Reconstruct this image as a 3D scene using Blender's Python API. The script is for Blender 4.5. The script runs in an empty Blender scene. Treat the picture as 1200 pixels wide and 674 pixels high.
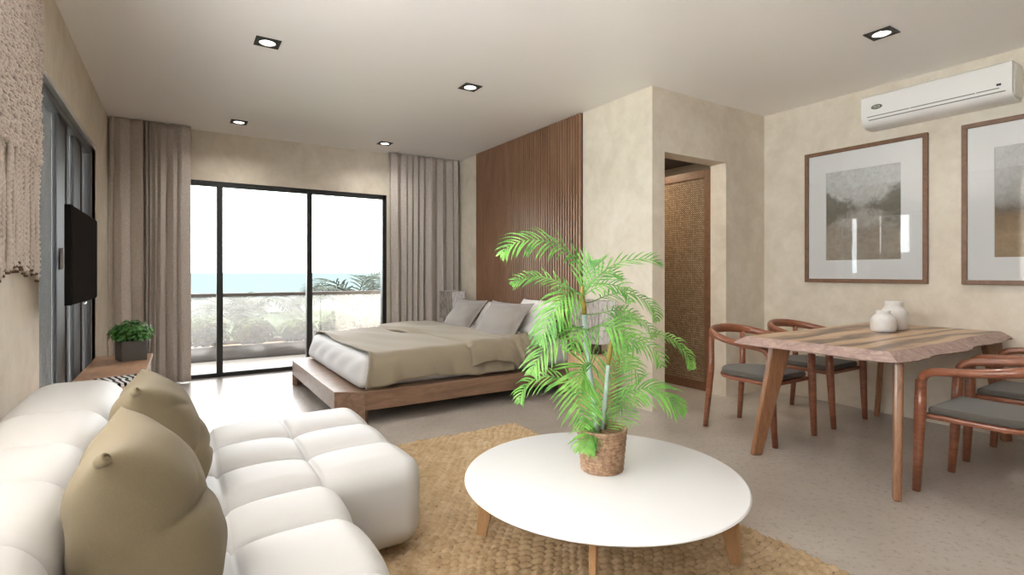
import bpy, math, random
import numpy as np
from mathutils import Vector, Matrix
R = math.radians
random.seed(7); RNG = np.random.RandomState(5)
scn = bpy.context.scene
COL = scn.collection

# ------------------------------------------------------------------ helpers
class MB:
    def __init__(s): s.v=[]; s.f=[]; s.m=[]
    def add(s, V, Fs, mi=0):
        b=len(s.v); s.v += [tuple(map(float,p)) for p in V]
        s.f += [tuple(int(i)+b for i in f) for f in Fs]; s.m += [mi]*len(Fs)
    def box(s, a, b, mi=0, M=None):
        x0,y0,z0=a; x1,y1,z1=b
        V=[(x0,y0,z0),(x1,y0,z0),(x1,y1,z0),(x0,y1,z0),(x0,y0,z1),(x1,y0,z1),(x1,y1,z1),(x0,y1,z1)]
        if M is not None: V=[M@Vector(p) for p in V]
        s.add(V,[(0,3,2,1),(4,5,6,7),(0,1,5,4),(1,2,6,5),(2,3,7,6),(3,0,4,7)],mi)
    def prism(s, poly, z0, z1, mi=0, poly2=None):
        n=len(poly); q=poly2 or poly
        V=[(p[0],p[1],z0) for p in poly]+[(p[0],p[1],z1) for p in q]
        F=[tuple(range(n))[::-1],tuple(range(n,2*n))]+[(i,(i+1)%n,n+(i+1)%n,n+i) for i in range(n)]
        s.add(V,F,mi)
    def tube(s, pts, rad, n=12, mi=0, flat=None, up=(0,0,1)):
        # pts list, rad: list of r or (ra,rb): ra sideways, rb along 'up'
        P=[Vector(p) for p in pts]; V=[]; F=[]
        U=Vector(up)
        for i,p in enumerate(P):
            t=(P[min(i+1,len(P)-1)]-P[max(i-1,0)]).normalized()
            u=U-t*U.dot(t)
            if u.length<1e-3: u=Vector((1,0,0))-t*t.x
            u.normalize(); w=t.cross(u)
            r=rad[i] if isinstance(rad,(list,tuple)) and len(rad)==len(P) else rad
            ra,rb = r if isinstance(r,(list,tuple)) else (r,r)
            for k in range(n):
                a=2*math.pi*k/n
                V.append(p+w*(ra*math.cos(a))+u*(rb*math.sin(a)))
        for i in range(len(P)-1):
            for k in range(n):
                F.append((i*n+k,i*n+(k+1)%n,(i+1)*n+(k+1)%n,(i+1)*n+k))
        F.append(tuple(range(n))[::-1]); F.append(tuple(range((len(P)-1)*n,len(P)*n)))
        s.add(V,F,mi)
    def lathe(s, prof, n=32, c=(0,0,0), mi=0):
        V=[];F=[]
        for r,z in prof:
            for k in range(n):
                a=2*math.pi*k/n; V.append((c[0]+r*math.cos(a),c[1]+r*math.sin(a),c[2]+z))
        for i in range(len(prof)-1):
            for k in range(n):
                F.append((i*n+k,i*n+(k+1)%n,(i+1)*n+(k+1)%n,(i+1)*n+k))
        F.append(tuple(range(n))[::-1]); F.append(tuple(range((len(prof)-1)*n,len(prof)*n)))
        s.add(V,F,mi)
    def grid(s, A, mi=0, wrap=False):
        # A: array (n,m,3)
        n,m=A.shape[:2]; F=[]
        for i in range(n-1):
            for j in range(m-1+(1 if wrap else 0)):
                F.append((i*m+j,i*m+(j+1)%m,(i+1)*m+(j+1)%m,(i+1)*m+j))
        s.add(A.reshape(-1,3),F,mi)
    def build(s, name, mat, parent=None, smooth=False, bevel=0, seg=2, ang=None, loc=None):
        me=bpy.data.meshes.new(name); me.from_pydata(s.v,[],s.f); me.update()
        mats = mat if isinstance(mat,(list,tuple)) else [mat]
        for q in mats: me.materials.append(q)
        if len(mats)>1: me.polygons.foreach_set('material_index',s.m)
        if smooth:
            me.polygons.foreach_set('use_smooth',[True]*len(me.polygons))
            if ang: 
                try: me.set_sharp_from_angle(angle=R(ang))
                except Exception: pass
        o=bpy.data.objects.new(name,me); COL.objects.link(o)
        if bevel:
            b=o.modifiers.new('bevel','BEVEL'); b.width=bevel; b.segments=seg; b.limit_method='ANGLE'; b.angle_limit=R(40)
        if parent: o.parent=parent
        if loc: o.location=loc
        return o
def boxpart(name, a, b, mat, parent=None, bevel=0.003):
    m=MB(); m.box(a,b); return m.build(name,mat,parent,bevel=bevel)
def tag(o,label=None,cat=None,group=None,kind=None):
    if label: o['label']=label
    if cat: o['category']=cat
    if group: o['group']=group
    if kind: o['kind']=kind
    return o
def thing(name,loc,label,cat,rz=0,group=None):
    o=bpy.data.objects.new(name,None); COL.objects.link(o); o.location=loc; o.rotation_euler=(0,0,rz)
    o.empty_display_size=.1
    return tag(o,label,cat,group)
def dup(root,loc=None,rz=None,label=None):
    def cp(o,parent):
        c=o.copy(); COL.objects.link(c)
        if parent: c.parent=parent
        for ch in list(o.children):
            if ch.name in seen: continue
            seen.add(ch.name); cp(ch,c)
        return c
    seen=set(); r=cp(root,None)
    if loc is not None: r.location=loc
    if rz is not None: r.rotation_euler=(0,0,rz)
    if label: r['label']=label
    return r
def struct(o): o['kind']='structure'; return o

# ------------------------------------------------------------------ materials
def newmat(name):
    m=bpy.data.materials.new(name); m.use_nodes=True
    nt=m.node_tree; nt.nodes.clear()
    out=nt.nodes.new('ShaderNodeOutputMaterial'); b=nt.nodes.new('ShaderNodeBsdfPrincipled')
    nt.links.new(b.outputs[0],out.inputs[0]); return m,nt,b,out
def coords(nt,scale=(1,1,1),rot=(0,0,0)):
    tc=nt.nodes.new('ShaderNodeTexCoord'); mp=nt.nodes.new('ShaderNodeMapping')
    mp.inputs['Scale'].default_value=scale; mp.inputs['Rotation'].default_value=rot
    nt.links.new(tc.outputs['Object'],mp.inputs[0]); return mp.outputs[0]
def noise(nt,vec,scale,detail=4,rough=.5,dist=0):
    n=nt.nodes.new('ShaderNodeTexNoise'); n.inputs['Scale'].default_value=scale; n.inputs['Detail'].default_value=detail
    n.inputs['Roughness'].default_value=rough; n.inputs['Distortion'].default_value=dist
    nt.links.new(vec,n.inputs['Vector']); return n.outputs['Fac']
def ramp(nt,fac,stops):
    r=nt.nodes.new('ShaderNodeValToRGB'); e=r.color_ramp.elements
    while len(e)<len(stops): e.new(.5)
    for i,(p,c) in enumerate(stops):
        e[i].position=p; e[i].color=(*c,1) if len(c)==3 else c
    nt.links.new(fac,r.inputs[0]); return r.outputs[0]
def bump(nt,b,h,strength=.3,dist=.01):
    n=nt.nodes.new('ShaderNodeBump'); n.inputs['Strength'].default_value=strength; n.inputs['Distance'].default_value=dist
    nt.links.new(h,n.inputs['Height']); nt.links.new(n.outputs[0],b.inputs['Normal'])
def math_(nt,op,a,b=None,v=None):
    n=nt.nodes.new('ShaderNodeMath'); n.operation=op
    for i,x in enumerate((a,b)):
        if x is None: continue
        if isinstance(x,(int,float)): n.inputs[i].default_value=x
        else: nt.links.new(x,n.inputs[i])
    return n.outputs[0]
def mixc(nt,f,a,b,mode='MIX'):
    n=nt.nodes.new('ShaderNodeMix'); n.data_type='RGBA'; n.blend_type=mode
    for sock,x in ((n.inputs[0],f),(n.inputs[6],a),(n.inputs[7],b)):
        if isinstance(x,(int,float)): sock.default_value=x
        elif isinstance(x,tuple): sock.default_value=(*x,1)
        else: nt.links.new(x,sock)
    return n.outputs[2]
def flat(name,c,rough=.5,metal=0,spec=.5,nscale=0,namp=.1,bmp=0,coat=0):
    m,nt,b,_=newmat(name); b.inputs['Roughness'].default_value=rough; b.inputs['Metallic'].default_value=metal
    b.inputs['Specular IOR Level'].default_value=spec; b.inputs['Coat Weight'].default_value=coat
    b.inputs['Base Color'].default_value=(*c,1)
    if nscale:
        v=coords(nt); f=noise(nt,v,nscale,5,.6)
        lo=tuple(x*(1-namp) for x in c); hi=tuple(min(1,x*(1+namp)) for x in c)
        nt.links.new(ramp(nt,f,[(.3,lo),(.7,hi)]),b.inputs['Base Color'])
        if bmp: bump(nt,b,f,bmp,.004)
    return m
def wood(name,stops,scale=(1,1,1),freq=6,rough=.4,dist=1.5,coat=0,bmp=.08,knots=False):
    m,nt,b,_=newmat(name); v=coords(nt,scale)
    f1=noise(nt,v,freq,6,.62,dist); 
    v2=coords(nt,tuple(s*1.0 for s in scale)); f2=noise(nt,v2,freq*7,3,.7,.3)
    f=math_(nt,'ADD',math_(nt,'MULTIPLY',f1,.75),math_(nt,'MULTIPLY',f2,.25))
    if knots:
        w=nt.nodes.new('ShaderNodeTexWave'); w.wave_type='BANDS'; w.bands_direction='Y'; w.inputs['Scale'].default_value=.55
        w.inputs['Distortion'].default_value=16; w.inputs['Detail'].default_value=5; w.inputs['Detail Scale'].default_value=1.1
        nt.links.new(v,w.inputs[0]); f=math_(nt,'ADD',math_(nt,'MULTIPLY',f,.5),math_(nt,'MULTIPLY',w.outputs['Fac'],.45))
    c=ramp(nt,f,stops); nt.links.new(c,b.inputs['Base Color'])
    b.inputs['Roughness'].default_value=rough; b.inputs['Coat Weight'].default_value=coat
    if bmp: bump(nt,b,f,bmp,.003)
    return m
def fabric(name,c,scale=400,rough=.9,amp=.12,sheen=.2,bmp=.25,low=3,stretch=(1,1,1)):
    m,nt,b,_=newmat(name); v=coords(nt); vs=coords(nt,stretch)
    f=noise(nt,vs,scale,2,.6); g=noise(nt,v,low,4,.5)
    h=math_(nt,'ADD',math_(nt,'MULTIPLY',f,.6),math_(nt,'MULTIPLY',g,.4))
    lo=tuple(x*(1-amp) for x in c); hi=tuple(min(1,x*(1+amp)) for x in c)
    nt.links.new(ramp(nt,h,[(.3,lo),(.7,hi)]),b.inputs['Base Color'])
    b.inputs['Roughness'].default_value=rough; b.inputs['Sheen Weight'].default_value=sheen
    b.inputs['Specular IOR Level'].default_value=.25
    if bmp: bump(nt,b,f,bmp,.001)
    return m

def plaster(name,stops,rough=.75):
    m,nt,b,_=newmat(name); v=coords(nt)
    f=noise(nt,v,2.2,8,.62,.6); g=noise(nt,v,9,6,.7,.3)
    h=math_(nt,'ADD',math_(nt,'MULTIPLY',f,.6),math_(nt,'MULTIPLY',g,.4))
    nt.links.new(ramp(nt,h,stops),b.inputs['Base Color']); b.inputs['Roughness'].default_value=rough
    b.inputs['Specular IOR Level'].default_value=.3
    bump(nt,b,g,.12,.004); return m
M={}
M['wall']=plaster('beige_plaster',[(.36,(.595,.525,.43)),(.5,(.665,.60,.50)),(.64,(.735,.675,.58))])
M['ceiling']=flat('ceiling_paint',(.90,.89,.88),.40,spec=.5)
def floor_mat():
    m,nt,b,_=newmat('polished_concrete'); v=coords(nt)
    f=noise(nt,v,1.1,8,.6,.4); g=noise(nt,v,34,5,.72); s=noise(nt,v,80,2,.5)
    c=ramp(nt,f,[(.3,(.36,.325,.29)),(.5,(.455,.415,.375)),(.7,(.55,.51,.47))])
    c=mixc(nt,ramp(nt,g,[(.36,(.75,)*3),(.46,(0,)*3)]),c,(.26,.225,.195))
    c=mixc(nt,ramp(nt,s,[(.66,(0,)*3),(.74,(.5,)*3)]),c,(.55,.50,.45))
    nt.links.new(c,b.inputs['Base Color'])
    b.inputs['Roughness'].default_value=.31
    b.inputs['Specular IOR Level'].default_value=.9
    bump(nt,b,g,.05,.002); return m
M['floor']=floor_mat()
M['dark_frame']=flat('dark_aluminium',(.018,.018,.019),.35,spec=.5)
M['grey_frame']=flat('grey_aluminium',(.09,.092,.098),.5)
M['plinth']=wood('walnut_plinth',[(.3,(.13,.075,.045)),(.5,(.21,.128,.082)),(.7,(.30,.192,.128))],(.6,6,6),3,.38)
M['slat']=wood('slat_walnut',[(.3,(.20,.10,.058)),(.55,(.31,.165,.098)),(.75,(.40,.23,.145))],(2,2,.5),2.2,.36)
M['slat_back']=flat('slat_backing',(.045,.022,.013),.6)
M['chairwood']=wood('chair_walnut',[(.3,(.145,.047,.024)),(.5,(.245,.087,.045)),(.7,(.35,.145,.078))],(2,2,9),4,.3,coat=.2)
M['legwood']=wood('table_leg_walnut',[(.3,(.17,.075,.035)),(.5,(.28,.135,.068)),(.7,(.36,.19,.10))],(9,9,1.2),3,.3,coat=.2)
M['slab']=wood('live_edge_slab',[(.24,(.07,.038,.024)),(.36,(.24,.13,.07)),(.48,(.44,.28,.155)),(.66,(.56,.38,.22)),(.82,(.34,.21,.135))],(.55,2.6,2.6),1.6,.32,2.2,.15,.06,knots=True)
M['bark']=wood('slab_bark_edge',[(.3,(.24,.155,.14)),(.5,(.40,.285,.255)),(.7,(.54,.40,.33))],(3,3,8),5,.5,bmp=.9)
M['frame_wood']=wood('picture_frame_wood',[(.3,(.13,.062,.032)),(.7,(.24,.125,.068))],(4,4,4),5,.4)
M['console']=wood('console_wood',[(.3,(.30,.16,.09)),(.5,(.46,.27,.165)),(.7,(.58,.37,.245))],(7,1.2,7),2.2,.35)
M['console_edge']=flat('console_pale_lacquer',(.60,.52,.46),.4)
M['oak']=wood('oak_leg',[(.3,(.30,.165,.075)),(.7,(.50,.31,.16))],(8,8,1.5),4,.45)
M['stump']=wood('stump_wood',[(.3,(.42,.26,.145)),(.5,(.60,.41,.25)),(.7,(.72,.53,.36))],(6,6,.8),2.5,.6)
M['dark_wood']=flat('dark_lamp_wood',(.06,.03,.02),.4)
M['white_top']=flat('white_lacquer',(.76,.775,.80),.28,spec=.5)
M['leather']=fabric('cream_leather',(.555,.56,.57),260,.5,.02,.1,.05,2)
M['olive']=fabric('olive_fabric',(.175,.142,.088),330,.92,.10,.08,.35,4)
M['duvet']=fabric('taupe_duvet',(.255,.215,.155),300,.85,.06,.2,.15,3)
M['sheet']=fabric('pale_sheet',(.62,.62,.63),300,.8,.03,.1,.08,3)
M['pillow_grey']=fabric('grey_pillowcase',(.27,.245,.225),350,.75,.05,.2,.12,3)
M['pillow_white']=fabric('white_pillowcase',(.78,.765,.75),350,.8,.03,.1,.08,3)
M['seat']=fabric('charcoal_seat_fabric',(.098,.090,.078),380,.85,.15,.2,.15,5)
M['tv']=flat('tv_black',(.012,.011,.011),.5,spec=.2)
M['screen']=flat('tv_screen',(.020,.018,.016),.6,spec=.04,nscale=700,namp=.3)
def matte(name,c):
    m=bpy.data.materials.new(name); m.use_nodes=True; nt=m.node_tree; nt.nodes.clear()
    o=nt.nodes.new('ShaderNodeOutputMaterial'); d=nt.nodes.new('ShaderNodeBsdfDiffuse'); nt.links.new(d.outputs[0],o.inputs[0])
    v=coords(nt); nt.links.new(ramp(nt,noise(nt,v,500,2,.5),[(.3,tuple(x*.8 for x in c)),(.7,tuple(x*1.2 for x in c))]),d.inputs[0]); return m
M['screen']=matte('tv_matte_screen',(.020,.017,.015)); M['tv']=matte('tv_matte_body',(.016,.015,.014))
M['white_plastic']=flat('white_plastic',(.80,.79,.77),.3)
M['grey_plastic']=flat('grey_plastic',(.22,.21,.19),.5)
M['badge']=flat('badge_grey',(.17,.17,.14),.35,metal=.4)
M['silver']=flat('silver',(.75,.75,.74),.3,metal=.8)
M['ceramic']=flat('matte_ceramic',(.66,.64,.62),.6,nscale=60,namp=.04)
M['chrome']=flat('lamp_reflector',(.85,.85,.85),.15,metal=1)
M['black']=flat('black_metal',(.02,.018,.016),.5)
M['soil']=flat('soil_mulch',(.20,.125,.06),.95,nscale=120,namp=.6,bmp=.8)
M['mat_board']=flat('mat_board',(.88,.845,.815),.8)
M['planter_box']=flat('grey_planter',(.10,.095,.09),.5)
M['rope']=fabric('macrame_cotton',(.60,.525,.47),500,.95,.12,.2,.3,30)
M['rope_tip']=flat('rope_binding',(.13,.08,.05),.7)
M['trunk']=flat('palm_stem',(.42,.56,.50),.5,nscale=25,namp=.25)
M['shaft']=flat('palm_crownshaft',(.33,.25,.05),.5,nscale=40,namp=.35)
M['balcony']=flat('balcony_tile',(.36,.34,.32),.5)
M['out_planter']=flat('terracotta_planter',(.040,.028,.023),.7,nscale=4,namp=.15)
M['rail']=flat('handrail_metal',(.035,.028,.025),.6)
M['soffit']=flat('soffit_render',(.60,.57,.53),.8)

def curtain_mat(name,c,trans=.25,clear=0):
    m,nt,b,out=newmat(name); v=coords(nt,(1,1,.15)); w=coords(nt,(.12,.12,1))
    f=noise(nt,v,260,2,.6); g=noise(nt,w,330,2,.6)
    h=math_(nt,'MULTIPLY',math_(nt,'ADD',f,g),.5)
    col=ramp(nt,h,[(.38,tuple(x*.84 for x in c)),(.62,tuple(min(1,x*1.14) for x in c))])
    nt.links.new(col,b.inputs['Base Color']); b.inputs['Roughness'].default_value=.9
    b.inputs['Specular IOR Level'].default_value=.15
    t=nt.nodes.new('ShaderNodeBsdfTranslucent'); nt.links.new(col,t.inputs[0])
    mx=nt.nodes.new('ShaderNodeMixShader'); mx.inputs[0].default_value=trans
    nt.links.new(b.outputs[0],mx.inputs[1]); nt.links.new(t.outputs[0],mx.inputs[2]); last=mx.outputs[0]
    if clear:
        tr=nt.nodes.new('ShaderNodeBsdfTransparent'); m2=nt.nodes.new('ShaderNodeMixShader'); m2.inputs[0].default_value=clear
        nt.links.new(last,m2.inputs[1]); nt.links.new(tr.outputs[0],m2.inputs[2]); last=m2.outputs[0]
    nt.links.new(last,out.inputs[0])
    bump(nt,b,h,.3,.001); return m
M['curtain']=curtain_mat('linen_curtain',(.62,.565,.525),.25)
M['sheer']=curtain_mat('grey_sheer',(.27,.27,.27),.4,.10)
def leaf_mat(name,lo,hi,tip,trans=.35,scale=30,rough=.35,spec=.5):
    m,nt,b,out=newmat(name); v=coords(nt); f=noise(nt,v,scale,3,.6)
    c=ramp(nt,f,[(.3,lo),(.55,hi),(.75,tip)]); nt.links.new(c,b.inputs['Base Color']); b.inputs['Roughness'].default_value=rough; b.inputs['Specular IOR Level'].default_value=spec
    t=nt.nodes.new('ShaderNodeBsdfTranslucent'); nt.links.new(c,t.inputs[0])
    mx=nt.nodes.new('ShaderNodeMixShader'); mx.inputs[0].default_value=trans
    nt.links.new(b.outputs[0],mx.inputs[1]); nt.links.new(t.outputs[0],mx.inputs[2]); nt.links.new(mx.outputs[0],out.inputs[0]); return m
M['palm_leaf']=leaf_mat('palm_leaf',(.08,.26,.05),(.22,.50,.10),(.45,.68,.22),.35,14)
M['small_leaf']=leaf_mat('small_leaf',(.04,.16,.035),(.12,.34,.08),(.26,.50,.17),.25,45)
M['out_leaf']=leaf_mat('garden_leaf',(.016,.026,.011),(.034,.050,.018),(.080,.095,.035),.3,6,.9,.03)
M['out_palm']=leaf_mat('hazed_palm_leaf',(.026,.033,.027),(.040,.047,.039),(.060,.066,.053),.3,5,.9,.03)  # distance haze put into the leaf colour, paler and greyer
def glass_mat(name,tint=(1,1,1),gloss=.05,haze=0,hcol=(.9,.9,.9)):
    m=bpy.data.materials.new(name); m.use_nodes=True; nt=m.node_tree; nt.nodes.clear()
    out=nt.nodes.new('ShaderNodeOutputMaterial'); tr=nt.nodes.new('ShaderNodeBsdfTransparent'); tr.inputs[0].default_value=(*tint,1)
    gl=nt.nodes.new('ShaderNodeBsdfGlossy'); gl.inputs['Roughness'].default_value=.02
    fr=nt.nodes.new('ShaderNodeFresnel'); fr.inputs[0].default_value=1.45
    mx=nt.nodes.new('ShaderNodeMixShader'); nt.links.new(fr.outputs[0],mx.inputs[0]); nt.links.new(tr.outputs[0],mx.inputs[1]); nt.links.new(gl.outputs[0],mx.inputs[2])
    last=mx.outputs[0]
    if haze:
        d=nt.nodes.new('ShaderNodeBsdfDiffuse'); d.inputs[0].default_value=(*hcol,1)
        t=nt.nodes.new('ShaderNodeBsdfTranslucent'); t.inputs[0].default_value=(*hcol,1)
        a=nt.nodes.new('ShaderNodeMixShader'); a.inputs[0].default_value=.5; nt.links.new(d.outputs[0],a.inputs[1]); nt.links.new(t.outputs[0],a.inputs[2])
        z=nt.nodes.new('ShaderNodeMixShader'); z.inputs[0].default_value=haze
        nt.links.new(last,z.inputs[1]); nt.links.new(a.outputs[0],z.inputs[2]); last=z.outputs[0]
    nt.links.new(last,out.inputs[0]); return m
M['glass']=glass_mat('clear_glass')
M['milky']=glass_mat('milky_railing_glass',haze=.08,hcol=(.85,.83,.81))

# ------------------------------------------------------------------ room shell
H=2.75; XL=-.60; XS=3.36; YP=3.06; XR=4.98; YW=6.72; YB=-1.8
m=MB(); m.box((-.9,YB-.2,-.15),(XR+.2,YW+.02,0)); struct(m.build('floor',M['floor']))
m=MB(); m.box((-.9,YB-.2,H),(XR+.2,YW+.2,H+.15)); struct(m.build('ceiling',M['ceiling']))
# left wall with window opening and an added, unseen opening nearer that lets more light in
W0,W1,WZ=3.56,5.70,2.23
m=MB()
for a,b in (((-.80,2.45,0),(XL,W0,H)),((-.80,W1,0),(XL,YW,H)),((-.80,W0,WZ),(XL,W1,H)),((-.80,YB,0),(XL,-.7,H)),((-.80,-.7,2.6),(XL,2.45,H)),((-.80,-.7,0),(XL,2.45,.95))): m.box(a,b)
struct(m.build('wall_left',M['wall']))
# window wall
FX0,FX1,FZ=-.57,2.33,2.20
m=MB(); m.box((-.8,YW,FZ),(XR+.2,YW+.2,H)); m.box((-.8,YW,0),(FX0,YW+.2,FZ)); m.box((FX1,YW,0),(XR+.2,YW+.2,FZ))
struct(m.build('wall_far',M['wall']))
m=MB(); m.box((XR,YB,0),(XR+.2,YW,H)); struct(m.build('wall_right',M['wall']))
m=MB(); m.box((-.8,YB-.2,0),(XR+.2,YB,H)); struct(m.build('wall_back',M['plinth']))  # unseen wall, dark wood finish picked to cut bounced light
# partition (slat wall side + doorway wall)
DX0,DX1,DZ,YD=3.512,4.359,2.212,3.23
m=MB(); m.box((XS,YP,0),(DX0,YW,H)); m.box((DX1,YP,0),(XR,YD,H)); m.box((DX0,YP,DZ),(DX1,YD,H))
struct(m.build('wall_partition',M['wall']))
struct(boxpart('trim_corridor_soffit',(DX0,YD+.002,2.42),(XR,YW,2.46),M['dark_wood'],bevel=0))

# window 1: big sliding door in the far wall
w1=bpy.data.objects.new('window_1',None); COL.objects.link(w1); struct(w1)
ya,yb=YW+.005,YW+.095
m=MB()
m.box((FX0,ya,FZ-.055),(FX1,yb,FZ)); m.box((FX0,ya,0),(FX1,yb,.045)); m.box((FX0,ya,0),(FX0+.05,yb,FZ)); m.box((FX1-.055,ya,0),(FX1,yb,FZ))
m.build('window_frame',M['dark_frame'],w1,bevel=.002)
for xm in (.391,1.352):
    m=MB(); m.box((xm-.027,ya-.02,.03),(xm+.035,yb-.02,FZ-.04)); m.build('mullion',M['dark_frame'],w1,bevel=.002)
for x0,x1,dy in ((FX0+.05,.369,.05),(.419,1.33,.03),(1.38,FX1-.055,.05)):
    m=MB(); m.box((x0,YW+dy,.045),(x1,YW+dy+.006,FZ-.055)); m.build('pane',M['glass'],w1)
m=MB(); m.box((FX1-.075,YW-.02,.9),(FX1-.06,YW+.01,1.12)); 
# window 2 in the left wall
w2=bpy.data.objects.new('window_2',None); COL.objects.link(w2); struct(w2)
m=MB(); m.box((-.74,W0,WZ-.05),(-.625,W1,WZ)); m.box((-.74,W0,0),(-.625,W1,.04)); m.box((-.74,W1-.05,.0),(-.625,W1,WZ)); m.box((-.74,W0,.0),(-.66,W0+.04,WZ))
m.build('window_frame',M['grey_frame'],w2,bevel=.002)
for y0,y1 in ((4.31,4.68),(4.95,5.34)):
    m=MB(); m.box((-.668,y0,.04),(-.650,y1,WZ-.05)); m.box((-.6495,y0,.04),(-.643,y0+.07,WZ-.05)); m.box((-.6495,y1-.03,.04),(-.640,y1,WZ-.05)); m.build('stile',M['grey_frame'],w2,bevel=.003)
m=MB(); m.box((-.735,W0+.04,.04),(-.729,W1-.05,WZ-.05)); m.build('pane',M['glass'],w2)
m=MB(); m.box((-.625,W0-.02,WZ-.005),(XL+.006,W1+.02,WZ+.025)); struct(m.build('trim_1',M['silver'],bevel=.003))
m=MB(); m.box((-.625,W1,0),(XL+.006,W1+.03,WZ+.025)); struct(m.build('trim_2',M['console_edge'],bevel=.003))
def pleats(x0,y0,x1,y1,z0,z1,n,amp,seed,irregular=.5,nz=40,thick=.004,top=.6):
    r=np.random.RandomState(seed); N=n*14
    L=math.hypot(x1-x0,y1-y0); d=np.array([(x1-x0)/L,(y1-y0)/L]); nn=np.array([-d[1],d[0]])
    t=np.linspace(0,1,N); ph=t*n*2*np.pi; w=np.cumsum(r.uniform(1-irregular,1+irregular,N)); 
    k=np.interp(np.linspace(0,n,N),np.arange(n+1),np.cumsum(np.r_[0,r.uniform(1-irregular,1+irregular,n)])); k=k/k[-1]*n
    A=np.zeros((nz,N,3)); am=np.interp(t*n,np.arange(n+1),r.uniform(.55,1.25,n+1))
    for i in range(nz):
        z=z1+(z0-z1)*i/(nz-1); q=i/(nz-1)
        sway=.012*np.sin(3*q+ t*9+seed)*q
        s=np.sin(k*2*np.pi+.5*q*np.sin(t*7+seed)); s2=.25*np.sin(k*4*np.pi+1.3+seed)
        off=amp*am*(top+(1-top)*q)*(s+s2)
        along=t*L+sway+ .35*amp*np.sin(k*4*np.pi)
        along=np.clip(along,0,L)
        A[i,:,0]=x0+d[0]*along+nn[0]*off; A[i,:,1]=y0+d[1]*along+nn[1]*off; A[i,:,2]=z
    return A
def curtain(name,label,mat,args,group=None,cat='curtain'):
    m=MB(); m.grid(pleats(*args)); o=m.build(name,mat,smooth=True)
    so=o.modifiers.new('s','SOLIDIFY'); so.thickness=.003
    return tag(o,label,cat,group)
curtain('linen_curtain','taupe linen curtain hanging in folds beside the television corner',M['curtain'],(-.575,6.585,.115,6.585,.012,2.745,8,.044,3,.9),'linen curtains at the glass doors')
curtain('linen_curtain','taupe linen curtain hanging between the glass doors and the slatted wall',M['curtain'],(2.31,6.585,3.32,6.585,.012,2.745,9,.038,11,.7),'linen curtains at the glass doors')
for y0,y1,n,l in ((3.60,3.87,3,'added grey sheer strip hidden behind the wall edge by the macrame, blocking a reflection'),(4.00,4.30,4,'grey sheer curtain strip next to the macrame hanging'),(4.77,4.94,2,'grey sheer curtain strip behind the television'),(5.36,5.64,3,'grey sheer curtain strip nearest the window corner')):  # first strip is added out of view to block a picture glass reflection
    curtain('sheer_curtain',l,M['sheer'],(-.672,y0,-.672,y1,.05,WZ-.06,n,.010,int(y0*10)),'sheer strips in the side window')

# slatted wall panel
S0,S1=3.954,6.10
rt=thing('slatted_wall_panel',(XS,5.02,0),'brown vertical slat panel covering the wall behind the bed','wall panel')
m=MB(); m.box((-.012,S0-5.02,0),(0,S1-5.02,H-.002)); m.build('backing_board',M['slat_back'],rt)
m=MB(); n=51; p=(S1-S0)/n
for i in range(n): m.box((-.034,S0-5.02+i*p+.004,0.002),(-.0125,S0-5.02+(i+1)*p-.020,H-.004))
m.build('slats',M['slat'],rt)

# woven corridor door
def wicker_mat():
    m,nt,b,_=newmat('woven_rattan'); v=coords(nt,(1,1,1),(R(45),0,0))
    br=nt.nodes.new('ShaderNodeTexBrick'); mp=nt.nodes.new('ShaderNodeMapping')
    tc=nt.nodes.new('ShaderNodeTexCoord'); sw=nt.nodes.new('ShaderNodeSeparateXYZ'); cb=nt.nodes.new('ShaderNodeCombineXYZ')
    nt.links.new(tc.outputs['Object'],sw.inputs[0])
    a=math_(nt,'ADD',sw.outputs['Y'],sw.outputs['Z']); c=math_(nt,'SUBTRACT',sw.outputs['Z'],sw.outputs['Y'])
    nt.links.new(a,cb.inputs[0]); nt.links.new(c,cb.inputs[1]); nt.links.new(cb.outputs[0],br.inputs['Vector'])
    br.inputs['Scale'].default_value=11; br.inputs['Mortar Size'].default_value=.06; br.inputs['Mortar Smooth'].default_value=.6
    br.inputs['Color1'].default_value=(.58,.42,.27,1); br.inputs['Color2'].default_value=(.36,.24,.14,1); br.inputs['Mortar'].default_value=(.05,.028,.015,1)
    nt.links.new(br.outputs['Color'],b.inputs['Base Color']); b.inputs['Roughness'].default_value=.5
    n2=noise(nt,coords(nt),60,3,.6); hh=math_(nt,'SUBTRACT',math_(nt,'MULTIPLY',n2,.6),br.outputs['Fac']); bump(nt,b,hh,.9,.01); return m
M['wicker']=wicker_mat()
d1=bpy.data.objects.new('door_1',None); COL.objects.link(d1); struct(d1)
m=MB(); m.box((4.41,3.33,.09),(4.43,5.2,2.12)); m.build('woven_panel',M['wicker'],d1)
m=MB(); m.box((4.395,3.255,0),(4.445,3.33,2.2)); m.box((4.395,3.33,0),(4.445,5.2,.09)); m.box((4.395,3.33,2.12),(4.445,5.2,2.2)); m.box((4.395,5.2,0),(4.445,5.28,2.2))
m.build('door_frame',M['frame_wood'],d1,bevel=.003)

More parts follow.
